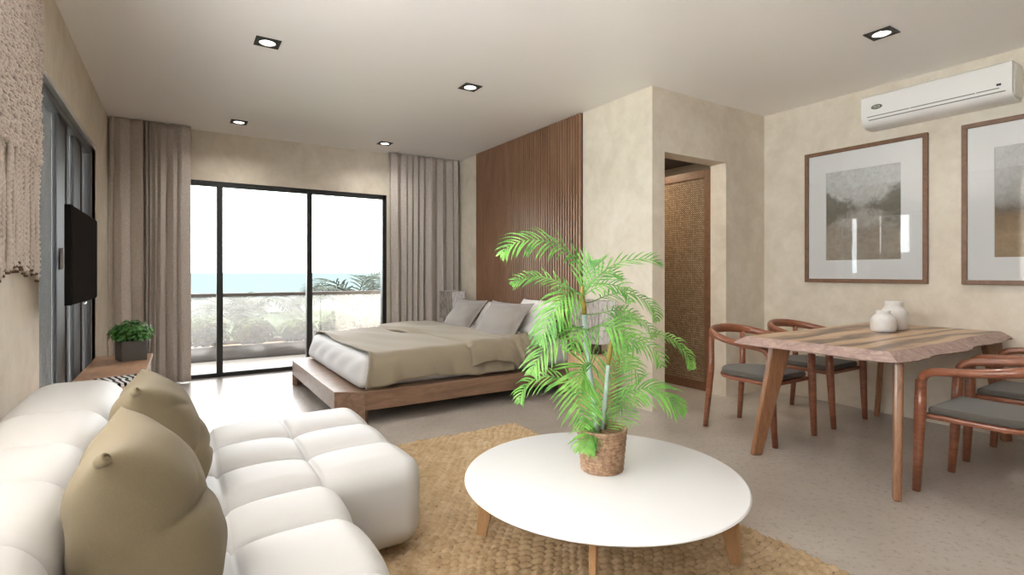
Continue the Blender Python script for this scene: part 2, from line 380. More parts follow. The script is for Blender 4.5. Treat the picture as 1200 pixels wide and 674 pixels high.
# ------------------------------------------------------------------ ceiling downlights
def emis(name,c,s):
    m=bpy.data.materials.new(name); m.use_nodes=True; nt=m.node_tree; nt.nodes.clear()
    o=nt.nodes.new('ShaderNodeOutputMaterial'); e=nt.nodes.new('ShaderNodeEmission'); e.inputs[0].default_value=(*c,1); e.inputs[1].default_value=s
    nt.links.new(e.outputs[0],o.inputs[0]); return m
M['bulb']=emis('downlight_lens',(1,.97,.92),3.0)
def downlight(x,y,label):
    t=thing('downlight',(x,y,H),label,'ceiling light',0,'square black downlights in the ceiling')
    m=MB(); w=.078; q=.062
    for a,b in (((-w,-w,-.006),(w,-q,0)),((-w,q,-.006),(w,w,0)),((-w,-q,-.006),(-q,q,0)),((q,-q,-.006),(w,q,0))): m.box(a,b)
    m.build('trim_frame',M['black'],t,bevel=.001)
    m=MB(); m.box((-q,-q,-.002),(q,q,-.0005)); m.build('recess_plate',M['black'],t)
    m=MB(); m.lathe([(.001,-.007),(.03,-.0065),(.045,-.0045),(.052,-.002)],28); o=m.build('lamp_lens',M['bulb'],t,smooth=True)
    m=MB(); m.lathe([(.052,-.002),(.055,-.0075),(.051,-.0078),(.05,-.003)],28); m.build('reflector_ring',M['chrome'],t,smooth=True)
    return t
d0=downlight(.515,3.905,'square black downlight nearest the sofa')
for x,y,l in ((2.087,3.918,'square black downlight in front of the slatted wall'),(.536,6.131,'square black downlight near the curtain beside the television corner'),(2.121,6.186,'square black downlight near the curtain beside the slatted wall'),(3.896,1.579,'square black downlight above the dining table')):
    dup(d0,(x,y,H),0,l)

# ------------------------------------------------------------------ pictures
def art_mat(name,seed,warm):
    m,nt,b,_=newmat(name); tc=nt.nodes.new('ShaderNodeTexCoord'); sp=nt.nodes.new('ShaderNodeSeparateXYZ'); nt.links.new(tc.outputs['Object'],sp.inputs[0])
    mp=nt.nodes.new('ShaderNodeMapping'); mp.inputs['Location'].default_value=(seed,seed*2,seed*.7); nt.links.new(tc.outputs['Object'],mp.inputs[0])
    n1=noise(nt,mp.outputs[0],3.2,10,.62,.6); n2=noise(nt,mp.outputs[0],22,8,.8,.4)
    zz=math_(nt,'ADD',math_(nt,'MULTIPLY',sp.outputs['Z'],1.9),.5)   # local height
    h=math_(nt,'ADD',zz,math_(nt,'MULTIPLY',math_(nt,'SUBTRACT',n1,.5),.9 if not warm else .35))
    if warm: stops=[(.05,(.42,.29,.17)),(.30,(.30,.19,.10)),(.42,(.20,.16,.12)),(.5,(.42,.38,.33)),(.62,(.55,.53,.50)),(.95,(.60,.585,.565))]
    else: stops=[(.0,(.44,.36,.28)),(.22,(.40,.33,.26)),(.42,(.56,.50,.44)),(.60,(.50,.46,.41)),(.80,(.64,.62,.59)),(1,(.68,.665,.65))]
    c=ramp(nt,h,stops); c2=ramp(nt,n2,[(.35,(.45,.40,.34)),(.6,(1,1,1))])
    if not warm:
        ay=math_(nt,'ABSOLUTE',sp.outputs['Y']); az=math_(nt,'ABSOLUTE',math_(nt,'SUBTRACT',sp.outputs['Z'],.05))
        n3=noise(nt,mp.outputs[0],9,8,.75,.5)
        k=math_(nt,'SUBTRACT',math_(nt,'ADD',n3,math_(nt,'MULTIPLY',ay,1.5)),math_(nt,'MULTIPLY',az,2.6))
        c=mixc(nt,ramp(nt,k,[(.40,(0,0,0)),(.62,(.8,.8,.8))]),c,(.15,.125,.085))
    nt.links.new(mixc(nt,.45,c,c2,'MULTIPLY'),b.inputs['Base Color']); b.inputs['Roughness'].default_value=.7; return m
def picture(y0,y1,z0,z1,label,art):
    yc,zc=(y0+y1)/2,(z0+z1)/2; hw,hh=abs(y1-y0)/2,(z1-z0)/2
    t=thing('framed_picture',(XR,yc,zc),label,'picture',0,'framed landscape prints')
    f=.033; m=MB()
    for a,b in (((-.035,-hw,hh-f),(-.001,hw,hh)),((-.035,-hw,-hh),(-.001,hw,-hh+f)),((-.035,-hw,-hh+f),(-.001,-hw+f,hh-f)),((-.035,hw-f,-hh+f),(-.001,hw,hh-f))): m.box(a,b)
    m.build('frame',M['frame_wood'],t,bevel=.003)
    iw,ih=hw-.185,hh-.20
    m=MB(); w=hw-f; h=hh-f
    for a,b in (((-.016,-w,ih),(-.010,w,h)),((-.016,-w,-h),(-.010,w,-ih)),((-.016,-w,-ih),(-.010,-iw,ih)),((-.016,iw,-ih),(-.010,w,ih))): m.box(a,b)
    m.build('mat_board',M['mat_board'],t)
    m=MB(); m.box((-.009,-iw-.01,-ih-.01),(-.004,iw+.01,ih+.01)); m.build('print',art,t)
    m=MB(); m.box((-.027,-w,-h),(-.024,w,h)); m.build('glass',M['glass'],t)
picture(2.641,1.689,1.087,2.278,'wood framed misty landscape print hanging below the air conditioner corner, whole frame visible',art_mat('misty_print',3.1,False))
picture(1.479,.527,1.087,2.280,'wood framed landscape print with brown field, cut off by the image edge',art_mat('field_print',8.4,True))

# ------------------------------------------------------------------ air conditioner
ac=thing('air_conditioner',(XR,1.61,2.5),'white wall mounted air conditioner above the framed pictures','air conditioner')
AY0,AY1=-.455,.475
prof=[(0,.125),(-.185,.125),(-.20,.115),(-.205,.09),(-.205,-.045),(-.195,-.085),(-.165,-.115),(-.11,-.13),(0,-.13)]
m=MB(); n=len(prof)
V=[(x,AY0,z) for x,z in prof]+[(x,AY1,z) for x,z in prof]
m.add(V,[tuple(range(n)),tuple(range(n,2*n))[::-1]]+[(i,n+i,n+(i+1)%n,(i+1)%n) for i in range(n)])
m.build('body',M['white_plastic'],ac,smooth=True,ang=35)
m=MB(); m.box((-.2075,-.26,-.052),(-.204,.13,-.046)); m.box((-.2075,.137,-.052),(-.204,.43,-.046)); m.box((-.2075,-.39,-.052),(-.204,-.267,-.046)); m.build('air_slot',M['grey_plastic'],ac)
m=MB(); m.box((-.2035,-.42,-.078),(-.196,.42,-.072)); m.build('louvre_line',M['grey_plastic'],ac)
m=MB(); A=[]; 
for k in range(28): a=2*math.pi*k/28; A.append((-.2085,.36+.040*math.cos(a),.022+.019*math.sin(a)))
B=[(x+.004,y,z) for x,y,z in A]; m.add(A+B,[tuple(range(28))[::-1]]+[(i,(i+1)%28,28+(i+1)%28,28+i) for i in range(28)]); bd=m.build('oval_badge',M['badge'],ac)
m=MB(); 
for s in (-1,1): m.tube([(-.2095,.36+s*.012+.010*math.cos(a),.022+.008*math.sin(a)) for a in np.linspace(.6,5.7,14)],.0016,6)
m.build('badge_lettering',M['silver'],bd)
boxpart('display_window',(-.2075,-.40,-.033),(-.204,-.375,-.018),M['black'],ac,.001)
m=MB(); m.box((-.165,AY0-.006,-.11),(-.003,AY0,.11)); m.build('end_cap',M['white_plastic'],ac,bevel=.004)

# ------------------------------------------------------------------ rounded/puffy upholstery
def rbox(lo,hi,r,seams=((),(),()),depth=.03,width=.05,res=.009,groove=.014,extra=None,bulge=0):
    lo=np.array(lo,float); hi=np.array(hi,float); parts=[]
    c=(lo+hi)/2
    faces=[]
    for ax in range(3):
        for sg in (-1,1):
            u,v=[a for a in range(3) if a!=ax]
            nu=max(6,int((hi[u]-lo[u])/res)); nv=max(6,int((hi[v]-lo[v])/res))
            def dens(a,b,n): # cluster near edges
                return np.linspace(a,b,n+1)
            U,Vv=np.meshgrid(dens(lo[u],hi[u],nu),dens(lo[v],hi[v],nv),indexing='ij')
            P=np.zeros(U.shape+(3,)); P[...,u]=U; P[...,v]=Vv; P[...,ax]=hi[ax] if sg>0 else lo[ax]
            inn=np.clip(P,lo+r,hi-r); d=P-inn; L=np.linalg.norm(d,axis=-1,keepdims=True); N=d/np.maximum(L,1e-9)
            Q=inn+N*r
            ind=np.zeros(U.shape)
            for a in range(3):
                for s in seams[a]:
                    if isinstance(s,tuple): s,k=s
                    else: k=1
                    dist=np.abs(Q[...,a]-s); wgt=1-np.abs(N[...,a])**2
                    ind=np.maximum(ind,0)+0
                    ind=ind+ k*wgt*(depth*np.exp(-(dist/width)**1.0)*.9+groove*np.exp(-(dist/.006)**2))
            ind=np.minimum(ind,depth*1.7+groove)
            if bulge:
                ind=ind-bulge*np.prod([np.clip(1-((Q[...,a]-c[a])/((hi[a]-lo[a])/2))**2,0,1)*(1 if a!=ax else 0)+(0 if a!=ax else 1) for a in range(3)],axis=0)
            Q=Q-N*ind[...,None]
            if extra is not None: Q=extra(Q,N)
            flip = (sg>0) ^ (ax==1)
            if not flip: Q=Q[::-1]
            faces.append(Q)
    m=MB()
    for Q in faces: m.grid(Q)
    return m
def finish_puffy(m,name,mat,parent):
    o=m.build(name,mat,parent,smooth=True)
    # merge shared borders
    import bmesh
    bm=bmesh.new(); bm.from_mesh(o.data); bmesh.ops.remove_doubles(bm,verts=bm.verts,dist=.0008); bmesh.ops.recalc_face_normals(bm,faces=bm.faces)
    bm.to_mesh(o.data); bm.free(); return o
sofa=thing('sofa',(0.1,1.9,0),'cream tufted leather sectional sofa with chaise along the side wall','sofa')
sofa_off=Vector((-.1,-1.9,0))
def sp(m,name,mat):
    o=finish_puffy(m,name,mat,sofa); o.location=sofa_off; return o
sp(rbox((-.30,2.01,.045),(.868,3.06,.42),.10,((.13,.46),(2.345,2.685),()),.030,.055,bulge=.006),'chaise_cushion',M['leather'])
sp(rbox((-.30,.20,.045),(.50,1.995,.425),.10,((.13,),(.99,1.34,1.69),()),.030,.055,bulge=.006),'seat_cushion',M['leather'])
sp(rbox((-.565,.2,.04),(-.185,3.06,.70),.13,((),(.62,1.0,1.34,1.69,2.01,2.45),(.42,)),.034,.06,bulge=.004),'backrest',M['leather'])

# throw cushions on the sofa
def pillow_mesh(w,h,t,seed,flange=0,n=44,wr=.010,pinch=.10,pw=2.6):
    r=np.random.RandomState(seed); u=np.linspace(-1,1,n); U,V=np.meshgrid(u,u,indexing='ij')
    W=1+flange/(w/2); Uu=U*W; Vv=V*(1+flange/(h/2))
    cu=np.clip(np.abs(Uu),0,1); cv=np.clip(np.abs(Vv),0,1)
    th=(np.clip(1-cu**pw,0,1)**.55)*(np.clip(1-cv**pw,0,1)**.55)
    k=pinch
    X=Uu*w/2*(1-k*(1-np.abs(U))*0 - k*(1-U**2)*V**2*0 -k*(V**2)*0 - k*(1-V**2)*0)
    X=Uu*w/2*(1-k*(1-V**2)*(np.abs(U)**2)*.9); Z=Vv*h/2*(1-k*(1-U**2)*(np.abs(V)**2)*.9)
    ph=r.uniform(0,6,8)
    wrk=wr*(np.sin(5*U+3*V*V+ph[0])*np.sin(4*V+2*U+ph[1])+.6*np.sin(9*U*V+ph[2]+3*V)+.5*np.sin(11*V-6*U*U+ph[3]))
    m=MB()
    for s in (-1,1):
        edge=np.clip(4*(1-np.maximum(np.abs(U),np.abs(V))),0,1); Y=s*(t/2*th+.003*edge)+th**.6*wrk*(1 if s>0 else .6)
        A=np.stack([X,Y,Z],-1)
        if s<0: A=A[::-1]
        m.grid(A)
    return m
def pillow(name,label,cat,mat,loc,rot,dims,seed,group=None,flange=0,wr=.010,deform=None,pw=2.6):
    m=pillow_mesh(*dims,seed,flange,wr=wr,pw=pw)
    if deform: m.v=[tuple(deform(np.array(p))) for p in m.v]
    o=finish_puffy(m,name,mat,None); o.location=loc; o.rotation_euler=rot
    return tag(o,label,cat,group)
def olive_def(s):
    def f(p):
        x,y,z=p
        # sag: the weight settles into the lower half, creases run across
        q=(z+.21)/.42; f_=1.22-.42*max(0,min(1.1,q))
        y=y*f_
        cr=.024*math.exp(-abs((z+.01+.22*x*s+.25*x*x)/.016)**1.3)*math.exp(-((x+.05)/.15)**2)+.018*math.exp(-abs((z+.10-.16*x*s)/.014)**1.3)*math.exp(-((x-.06)/.12)**2)+.012*math.exp(-abs((z-.07-.3*x*s)/.014)**1.3)*math.exp(-((x+.10)/.07)**2)
        if y<-.01: y+=min(cr*(1-math.exp(-abs(y)/.05)),abs(y))
        return (x,y,z)
    return f
def olive(name,label,loc,rot,dims,seed,s):
    t=thing(name,loc,label,'cushion',0,'olive cushions on the sofa'); t.rotation_euler=rot
    m=pillow_mesh(*dims,seed,0,n=90,wr=.005,pinch=.07,pw=3.0); m.v=[olive_def(s)(p) for p in m.v]
    finish_puffy(m,'cover',M['olive'],t)
    m=MB(); w,h,_=dims
    c=(-w/2+.012,0,h/2-.012)
    m.lathe([(.004,-.012),(.012,-.010),(.0145,0),(.013,.010),(.008,.012),(.006,.004),(.001,.003)],16)
    k=m.build('corner_knot',M['olive'],t,smooth=True); k.location=c; k.rotation_euler=(R(60),R(-50),0)
# local x = along the backrest, local y = thickness
olive('throw_cushion','bigger olive green cushion with corner knot, in front of the other on the sofa',(-.065,1.50,.605),(R(-16),0,R(90)),(.46,.45,.27),3,1)
olive('throw_cushion','olive green cushion with corner knot, on the sofa next to the wooden console',(-.055,2.22,.60),(R(-16),0,R(90)),(.44,.44,.26),5,-1)

# ------------------------------------------------------------------ rug
def rug():
    x0,x1,y0,y1=-.35,2.20,.35,3.39; r=.0075
    nx=int((x1-x0)/r); ny=int((y1-y0)/r)
    X,Y=np.meshgrid(np.linspace(x0,x1,nx),np.linspace(y0,y1,ny),indexing='ij')
    wx=X+.012*np.sin(Y*13+3*np.sin(X*7)); wy=Y+.012*np.sin(X*11+2*np.sin(Y*9))
    cu=.052; cv=.033
    row=np.floor(wy/cv); fx=(wx/cu+.5*(row%2))%1-.5; fy=(wy/cv)%1-.5
    h=np.clip(1-(np.abs(fx)*1.9)**2.2-(np.abs(fy)*1.9)**2.2,0,1)**.5
    tw=np.sin((fx*1.0+fy*.8)*16)*.14+.35*RNG.uniform(-1,1,(400,400))[(np.floor(wx/cu+.5*(row%2))%400).astype(int),(row%400).astype(int)]
    jit=RNG.uniform(-1,1,X.shape)*.0012
    Z=.004+.016*h*(1+tw)+jit
    e=np.minimum(np.minimum(X-x0,x1-X),np.minimum(Y-y0,y1-Y)); Z=Z*np.clip(e/.012,0,1)+.0005
    m=MB(); m.grid(np.stack([X,Y,Z],-1)); 
    mt,nt,b,_=newmat('braided_jute'); v=coords(nt); f=noise(nt,v,14,5,.6); g=noise(nt,v,330,2,.7)
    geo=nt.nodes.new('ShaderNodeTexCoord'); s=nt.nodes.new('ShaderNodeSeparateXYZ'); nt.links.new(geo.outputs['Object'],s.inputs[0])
    c=ramp(nt,math_(nt,'ADD',math_(nt,'MULTIPLY',f,.55),math_(nt,'MULTIPLY',g,.45)),[(.3,(.34,.235,.13)),(.5,(.50,.375,.23)),(.7,(.66,.53,.37))])
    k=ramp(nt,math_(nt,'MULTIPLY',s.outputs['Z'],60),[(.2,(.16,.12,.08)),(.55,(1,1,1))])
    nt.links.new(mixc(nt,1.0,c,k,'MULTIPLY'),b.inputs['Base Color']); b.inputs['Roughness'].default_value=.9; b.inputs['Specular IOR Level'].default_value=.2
    bump(nt,b,g,.5,.004)
    o=m.build('jute_rug',mt,smooth=True); tag(o,'chunky braided natural jute rug under the coffee table and sofa','rug')
rug()

# ------------------------------------------------------------------ coffee table
CT=(1.493,1.635)
ct=thing('coffee_table',(CT[0],CT[1],0),'round white coffee table with four splayed wooden legs on the jute rug','coffee table')
m=MB(); Rt=.572; m.lathe([(.001,.318),(Rt-.03,.318),(Rt-.008,.323),(Rt,.330),(Rt-.003,.335),(Rt-.008,.337),(.001,.337)],96); m.build('tabletop',M['white_top'],ct,smooth=True,ang=50)
a0=math.atan2(2.011-1.6205,1.118-1.5)
for k in range(4):
    a=a0+k*math.pi/2; c,s_=math.cos(a),math.sin(a); m=MB()
    # tapering board: wide radially at top
    def q(rr,zz,t): return [(rr*c-t*s_,rr*s_+t*c,zz),(rr*c+t*s_,rr*s_-t*c,zz)]
    V=[]
    for r0,r1,z,t in ((.50,.545,.0215,.010),(.43,.525,.318,.012)):
        A=q(r0,z,t); B=q(r1,z,t); V+= [A[0],A[1],B[1],B[0]]
    m.add(V,[(0,1,2,3),(7,6,5,4),(0,4,5,1),(1,5,6,2),(2,6,7,3),(3,7,4,0)]); m.build('leg',M['oak'],ct,bevel=.003)

# ------------------------------------------------------------------ palm
def frond(m,pts,n,L,wid,droop=.5,start=.15,spread=.9,sides=(1,-1),nrm=(0,-.6,.8),taper=.45,mi=0,rs=.0035,seed=0,curl=.5,alongf=.75):
    r=np.random.RandomState(seed); P=[Vector(p) for p in pts]
    # catmull-rom sample
    S=[]; K=len(P)
    for i in range(K-1):
        p0=P[max(i-1,0)];p1=P[i];p2=P[i+1];p3=P[min(i+2,K-1)]
        for j in range(10):
            t=j/10; S.append(.5*((2*p1)+(-p0+p2)*t+(2*p0-5*p1+4*p2-p3)*t*t+(-p0+3*p1-3*p2+p3)*t**3))
    S.append(P[-1]); N=len(S)
    m.tube(S[::2]+([S[-1]] if (N-1)%2 else []),[rs*(1-.8*i/len(S[::2])) for i in range(len(S[::2])+(1 if (N-1)%2 else 0))],5,mi)
    for k in range(n):
        t=start+(1-start)*(k+.5)/n; x=t*(N-1); i=min(int(x),N-2); p=S[i].lerp(S[i+1],x-i)
        T=(S[min(i+2,N-1)]-S[max(i-1,0)]).normalized(); U=Vector(nrm); U=(U-T*U.dot(T))
        if U.length<.05: U=Vector((0,-1,0))
        U.normalize(); side=T.cross(U).normalized()
        prof=math.sin(math.pi*min(1,max(.0,(t-start)/(1-start)*.86+.12)))**.6*(1-.25*t)*(1-.35*max(0,t-.8)/.2)
        for sg in sides:
            l=L*prof*r.uniform(.85,1.12); d=(side*sg*spread+T*alongf*r.uniform(.8,1.2)+U*r.uniform(.0,.3)).normalized()
            ns=5; V=[];F=[]; pos=p.copy(); dd=d.copy()
            for s in range(ns+1):
                q=s/ns; wv=wid*(math.sin(math.pi*min(1,.15+.85*q))**.7)*(1 if s<ns else .05)
                b=dd.cross(U+Vector((0,0,.01))).normalized(); un=b.cross(dd).normalized()
                V+= [pos-b*wv/2+un*wv*.18,pos-un*wv*.05,pos+b*wv/2+un*wv*.18]
                dd=(dd+Vector((0,0,-1))*droop*(.25+.5*q)).normalized(); pos=pos+dd*(l/ns)
            for s in range(ns):
                a=3*s; F+=[(a,a+1,a+4,a+3),(a+1,a+2,a+5,a+4)]
            m.add(V,F,mi)
YAW=-.5694
palm=thing('potted_palm',(1.527,1.672,.337),'bright green areca palm in a brown wicker basket on the white coffee table','plant',YAW)
S_=1/276.
def Lp(px,py,c=0): return ((px-708.5)*S_,c,(548-py)*S_)
def basket(parent):
    n=96; rows=[]; nr=13; hgt=.170
    for i in range(nr*4+1):
        z=i/(nr*4)*hgt; R0=.086+.016*(z/hgt); row=int(i/4); ph=(i%4)/4*math.pi
        ring=[]
        for k in range(n):
            a=2*math.pi*k/n; w=math.sin(a*18+(row%2)*math.pi)
            rr=R0+.0062*abs(math.sin(ph))*(.35+.65*(w*.5+.5))-.001*(1-math.sin(ph))
            ring.append((rr*math.cos(a),rr*math.sin(a),z))
        rows.append(ring)
    for rr,z in ((.106,.172),(.108,.176),(.104,.180),(.097,.179),(.095,.172),(.093,.155)): rows.append([(rr*math.cos(2*math.pi*k/n),rr*math.sin(2*math.pi*k/n),z) for k in range(n)])
    m=MB(); A=np.array(rows)[::-1]; m.grid(A,wrap=True); b0=[(.083*math.cos(2*math.pi*k/n),.083*math.sin(2*math.pi*k/n),.0005) for k in range(n)]
    m.add(b0,[tuple(range(n))[::-1]])
    mt,nt,b,_=newmat('basket_wicker'); v=coords(nt); f=noise(nt,v,55,4,.6); nt.links.new(ramp(nt,f,[(.3,(.17,.095,.052)),(.5,(.33,.20,.12)),(.7,(.50,.34,.21))]),b.inputs['Base Color']); b.inputs['Roughness'].default_value=.5
    m.build('wicker_basket',mt,parent,smooth=True)
basket(palm)
m=MB(); 
for i in range(260):
    a=random.uniform(0,6.28); rr=.09*math.sqrt(random.random()); M4=Matrix.Translation((rr*math.cos(a),rr*math.sin(a),.161))@Matrix.Rotation(random.uniform(0,6.28),4,'Z')@Matrix.Rotation(random.uniform(-.6,.6),4,'X'); s=random.uniform(.004,.009)
    m.box((-s*1.6,-s*.5,-.003),(s*1.6,s*.5,.003),M=M4)
m.lathe([(.001,.15),(.093,.15),(.093,.157),(.001,.161)],40)
m.build('mulch',M['soil'],palm)
def stemp(pts,rads,name='stem',mat='trunk'):
    m=MB(); m.tube([Lp(*p) for p in pts],rads,12); m.build(name,M[mat],palm,smooth=True)
stemp([(703,507,0),(700,480,0),(695,440,0),(690,400,0),(687.5,364,0)],[.0135,.012,.0115,.011,.010])
stemp([(710,507,.02),(712,480,.02),(715,450,.02),(717,424,.02)],[.011,.010,.009,.0085])
stemp([(687.5,366,0),(687,358,0),(685,345,0),(685,332,.0)],[.0105,.0135,.011,.005],'crownshaft','shaft')
stemp([(717,426,.02),(718,416,.02),(720,402,.02),(722,388,.02)],[.009,.012,.010,.004],'crownshaft','shaft')
FR=[ # (points (px,py,depth), n, L px, width m, droop, kwargs)
 ([(685,345,0),(684,325,0),(676,302,-.02),(655,285,-.05),(628,279,-.07),(603,284,-.08),(590,296,-.08)],26,40,.011,.42,dict(start=.30,spread=.8)),
 ([(684,345,0),(672,335,.03),(652,325,.06),(630,321,.08),(612,325,.10),(603,331,.10)],22,26,.009,.22,dict(start=.2)),
 ([(686,345,0),(700,325,.0),(722,308,.02),(748,301,.04),(770,301,.05),(782,307,.06)],16,28,.009,.12,dict(start=.25,spread=.5)),
 ([(686,342,0),(689,325,0),(692,311,0),(696,303,0)],14,34,.009,.05,dict(start=.05,spread=.9,alongf=1.1)),
 ([(686,342,0),(697,328,.03),(710,318,.05),(722,316,.05),(735,322,.06)],16,30,.009,.12,dict(start=.1)),
 ([(686,345,0),(698,335,-.04),(715,330,-.06),(730,336,-.07),(738,350,-.08)],16,26,.009,.30,dict(start=.15)),
 ([(685,345,0),(676,338,-.08),(662,340,-.14),(648,356,-.17),(638,378,-.18),(632,392,-.18)],22,38,.012,.40,dict(start=.15,spread=.75)),
 ([(685,348,0),(672,350,-.05),(660,362,-.08),(650,380,-.10)],14,34,.010,.4,dict(start=.1)),
 ([(686,352,0),(700,352,.08),(722,345,.14),(748,342,.18),(770,350,.20),(784,362,.20),(789,378,.20)],26,30,.009,.38,dict(start=.25)),
 ([(688,366,0),(705,366,.04),(730,363,.10),(755,368,.14),(775,384,.17),(783,398,.17)],22,30,.008,.35,dict(start=.25)),
 ([(719,400,.02),(735,395,.05),(760,392,.10),(785,393,.13),(808,402,.15),(824,420,.16),(830,438,.16)],24,26,.009,.40,dict(start=.45)),
 ([(687,380,0),(676,380,-.06),(660,384,-.12),(644,394,-.16),(630,412,-.18),(624,424,-.18)],24,36,.011,.40,dict(start=.12,spread=.7)),
 ([(690,385,0),(700,377,-.10),(712,376,-.14),(726,383,-.18),(738,398,-.20)],16,44,.012,.42,dict(start=.0,spread=.9)),
 ([(690,388,0),(684,380,-.10),(676,385,-.14),(668,400,-.17)],10,36,.011,.42,dict(start=.1)),
 ([(704,440,0),(697,425,-.10),(687,416,-.15),(678,419,-.18),(674,436,-.20),(676,462,-.21),(680,482,-.21)],30,44,.012,.20,dict(start=.25,spread=1.0,nrm=(0,-1,.1),alongf=.8)),
 ([(705,490,0),(694,468,.06),(672,452,.12),(648,448,.16),(628,455,.20),(616,470,.22),(612,484,.22)],26,36,.011,.42,dict(start=.18,spread=.7)),
 ([(706,506,0),(700,500,-.04),(692,499,-.07),(686,507,-.10),(683,517,-.11)],20,28,.012,.35,dict(start=.05)),
 ([(712,490,.02),(724,468,.0),(744,453,-.04),(764,450,-.06),(782,460,-.08),(797,474,-.09)],24,38,.012,.42,dict(start=.25,spread=.7)),
 ([(709,505,.02),(722,490,.08),(740,480,.14),(758,476,.18),(776,478,.20)],16,26,.007,.28,dict(start=.3)),
 ([(720,400,.02),(726,385,.06),(738,374,.10),(752,372,.13),(764,380,.15)],16,26,.009,.35,dict(start=.1)),
 ([(720,402,.02),(734,396,.0),(752,398,-.02),(770,408,-.03),(776,425,-.04)],16,28,.009,.4,dict(start=.15)),
 ([(711,506,.02),(716,480,.06),(724,452,.10),(735,428,.14),(748,412,.16)],28,38,.011,.10,dict(start=.1,spread=.9)),
 ([(706,507,0),(700,492,.06),(694,470,.10),(690,450,.12)],14,30,.010,.10,dict(start=.1)),
 ([(710,507,.02),(722,498,.04),(736,488,.05),(748,478,.05)],12,26,.009,.15,dict(start=.1)),
 ([(720,400,.02),(728,408,.08),(735,396,.10),(738,376,.12),(742,360,.12)],14,26,.008,.15,dict(start=.2)),
 ([(721,405,.02),(738,420,-.03),(752,440,-.03)],10,26,.009,.35,dict(start=.1)),
]
for i,(pts,n,L,w,dr,kw) in enumerate(FR):
    m=MB(); frond(m,[Lp(*p) for p in pts],max(8,int(n*.78)),L*S_*1.12,w*.8,dr*1.0,seed=i,rs=.0028,**kw); m.build('frond',M['palm_leaf'],palm,smooth=True)

# ------------------------------------------------------------------ dining table
DT=(4.0,1.6)
dt=thing('dining_table',(DT[0],DT[1],0),'live edge walnut slab dining table on four angled board legs','table')
def slab():
    def outline(x0,x1,y0,y1,nx=48,ny=24,amp=.006,seed=1):
        r=np.random.RandomState(seed); ph=r.uniform(0,6,12)
        def w(t,k): return amp*(math.sin(3.1*t*2+ph[k])+.6*math.sin(7.7*t*2+ph[k+1])+.35*math.sin(17*t*2+ph[k+2]))
        P=[]
        for i in range(nx): t=i/nx; P.append((x0+(x1-x0)*t,y0+w(t,0)*1.3))
        for i in range(ny): t=i/ny; P.append((x1+w(t,3)*.6,y0+(y1-y0)*t))
        for i in range(nx): t=i/nx; P.append((x1-(x1-x0)*t,y1+w(t,6)*1.3))
        for i in range(ny): t=i/ny; P.append((x0+w(t,9)*.6,y1-(y1-y0)*t))
        return P
    top=outline(-.855,.885,-.36,.455); 
    n=len(top); levels=[(0,.760),(.012,.752),(.035,.735),(.058,.716),(.052,.708),(.01,.704)]
    m=MB(); V=[]; cx,cy=0,0.03; r=np.random.RandomState(4); jit=r.uniform(-1,1,(len(levels),n))*.004
    for li,(o,z) in enumerate(levels):
        for i,(x,y) in enumerate(top):
            a=top[i-1]; b=top[(i+1)%n]; nx,ny=(b[1]-a[1]),-(b[0]-a[0]); l=math.hypot(nx,ny) or 1
            lx=(abs(x)>.80); 
            oo=o*(1.25+.5*math.sin(i*.37)*.4)+(jit[li][i] if 0<li<5 else 0)
            # outward at corners
            dx,dy=nx/l*oo,ny/l*oo
            V.append((x+dx,y+dy,z+(jit[(li+1)%6][i]*.5 if 1<li<5 else 0)))
    k=len(levels)
    m.add(V,[tuple(range(n))],0)
    m.add(V,[((l+1)*n+i,(l+1)*n+(i+1)%n,l*n+(i+1)%n,l*n+i) for l in range(k-1) for i in range(n)],1)
    m.add(V,[tuple(range((k-1)*n,k*n))[::-1]],1)
    m.build('slab_top',[M['slab'],M['bark']],dt)
slab()
for sx,sy,fx,fy in ((-1,1,3.142,1.987),(-1,-1,3.131,1.199),(1,1,4.833,1.995),(1,-1,4.862,1.204)):
    tx,ty=DT[0]+sx*.72,(1.905 if sy>0 else 1.25)
    d=Vector((sx,sy,0)).normalized(); d=Vector((sx*math.cos(R(25)),sy*math.sin(R(25)),0)); pn=Vector((-d.y,d.x,0)); m=MB(); V=[]
    for (bx,by,z,hw,ht) in ((fx-DT[0],fy-DT[1],0,.036,.019),(tx-DT[0],ty-DT[1],.7035,.070,.021)):
        for a,b in ((-1,-1),(1,-1),(1,1),(-1,1)):
            p=Vector((bx,by,z))+d*(a*hw)+pn*(b*ht); V.append(tuple(p))
    m.add(V,[(3,2,1,0),(4,5,6,7),(0,1,5,4),(1,2,6,5),(2,3,7,6),(3,0,4,7)]); m.build('leg',M['legwood'],dt,bevel=.012,seg=3)

# vases
def vase(x,y,h,r,neck,label):
    m=MB(); m.lathe([(.001,0),(r*.86,0),(r*.95,.006),(r,h*.18),(r,h*.45),(r*.96,h*.58),(r*.82,h*.70),(neck*1.03,h*.80),(neck,h*.86),(neck,h*.985),(neck*.96,h),(neck*.86,h),(neck*.82,h*.8),(.001,h*.75)],48)
    o=m.build('ceramic_vase',M['ceramic'],None,smooth=True); o.location=(x,y,.7605); tag(o,label,'vase','white vases on the dining table')
vase(4.195,1.69,.150,.078,.043,'shorter white ceramic vase standing in front of the taller vase')
vase(4.43,1.715,.205,.088,.056,'taller white ceramic vase standing behind the shorter vase')

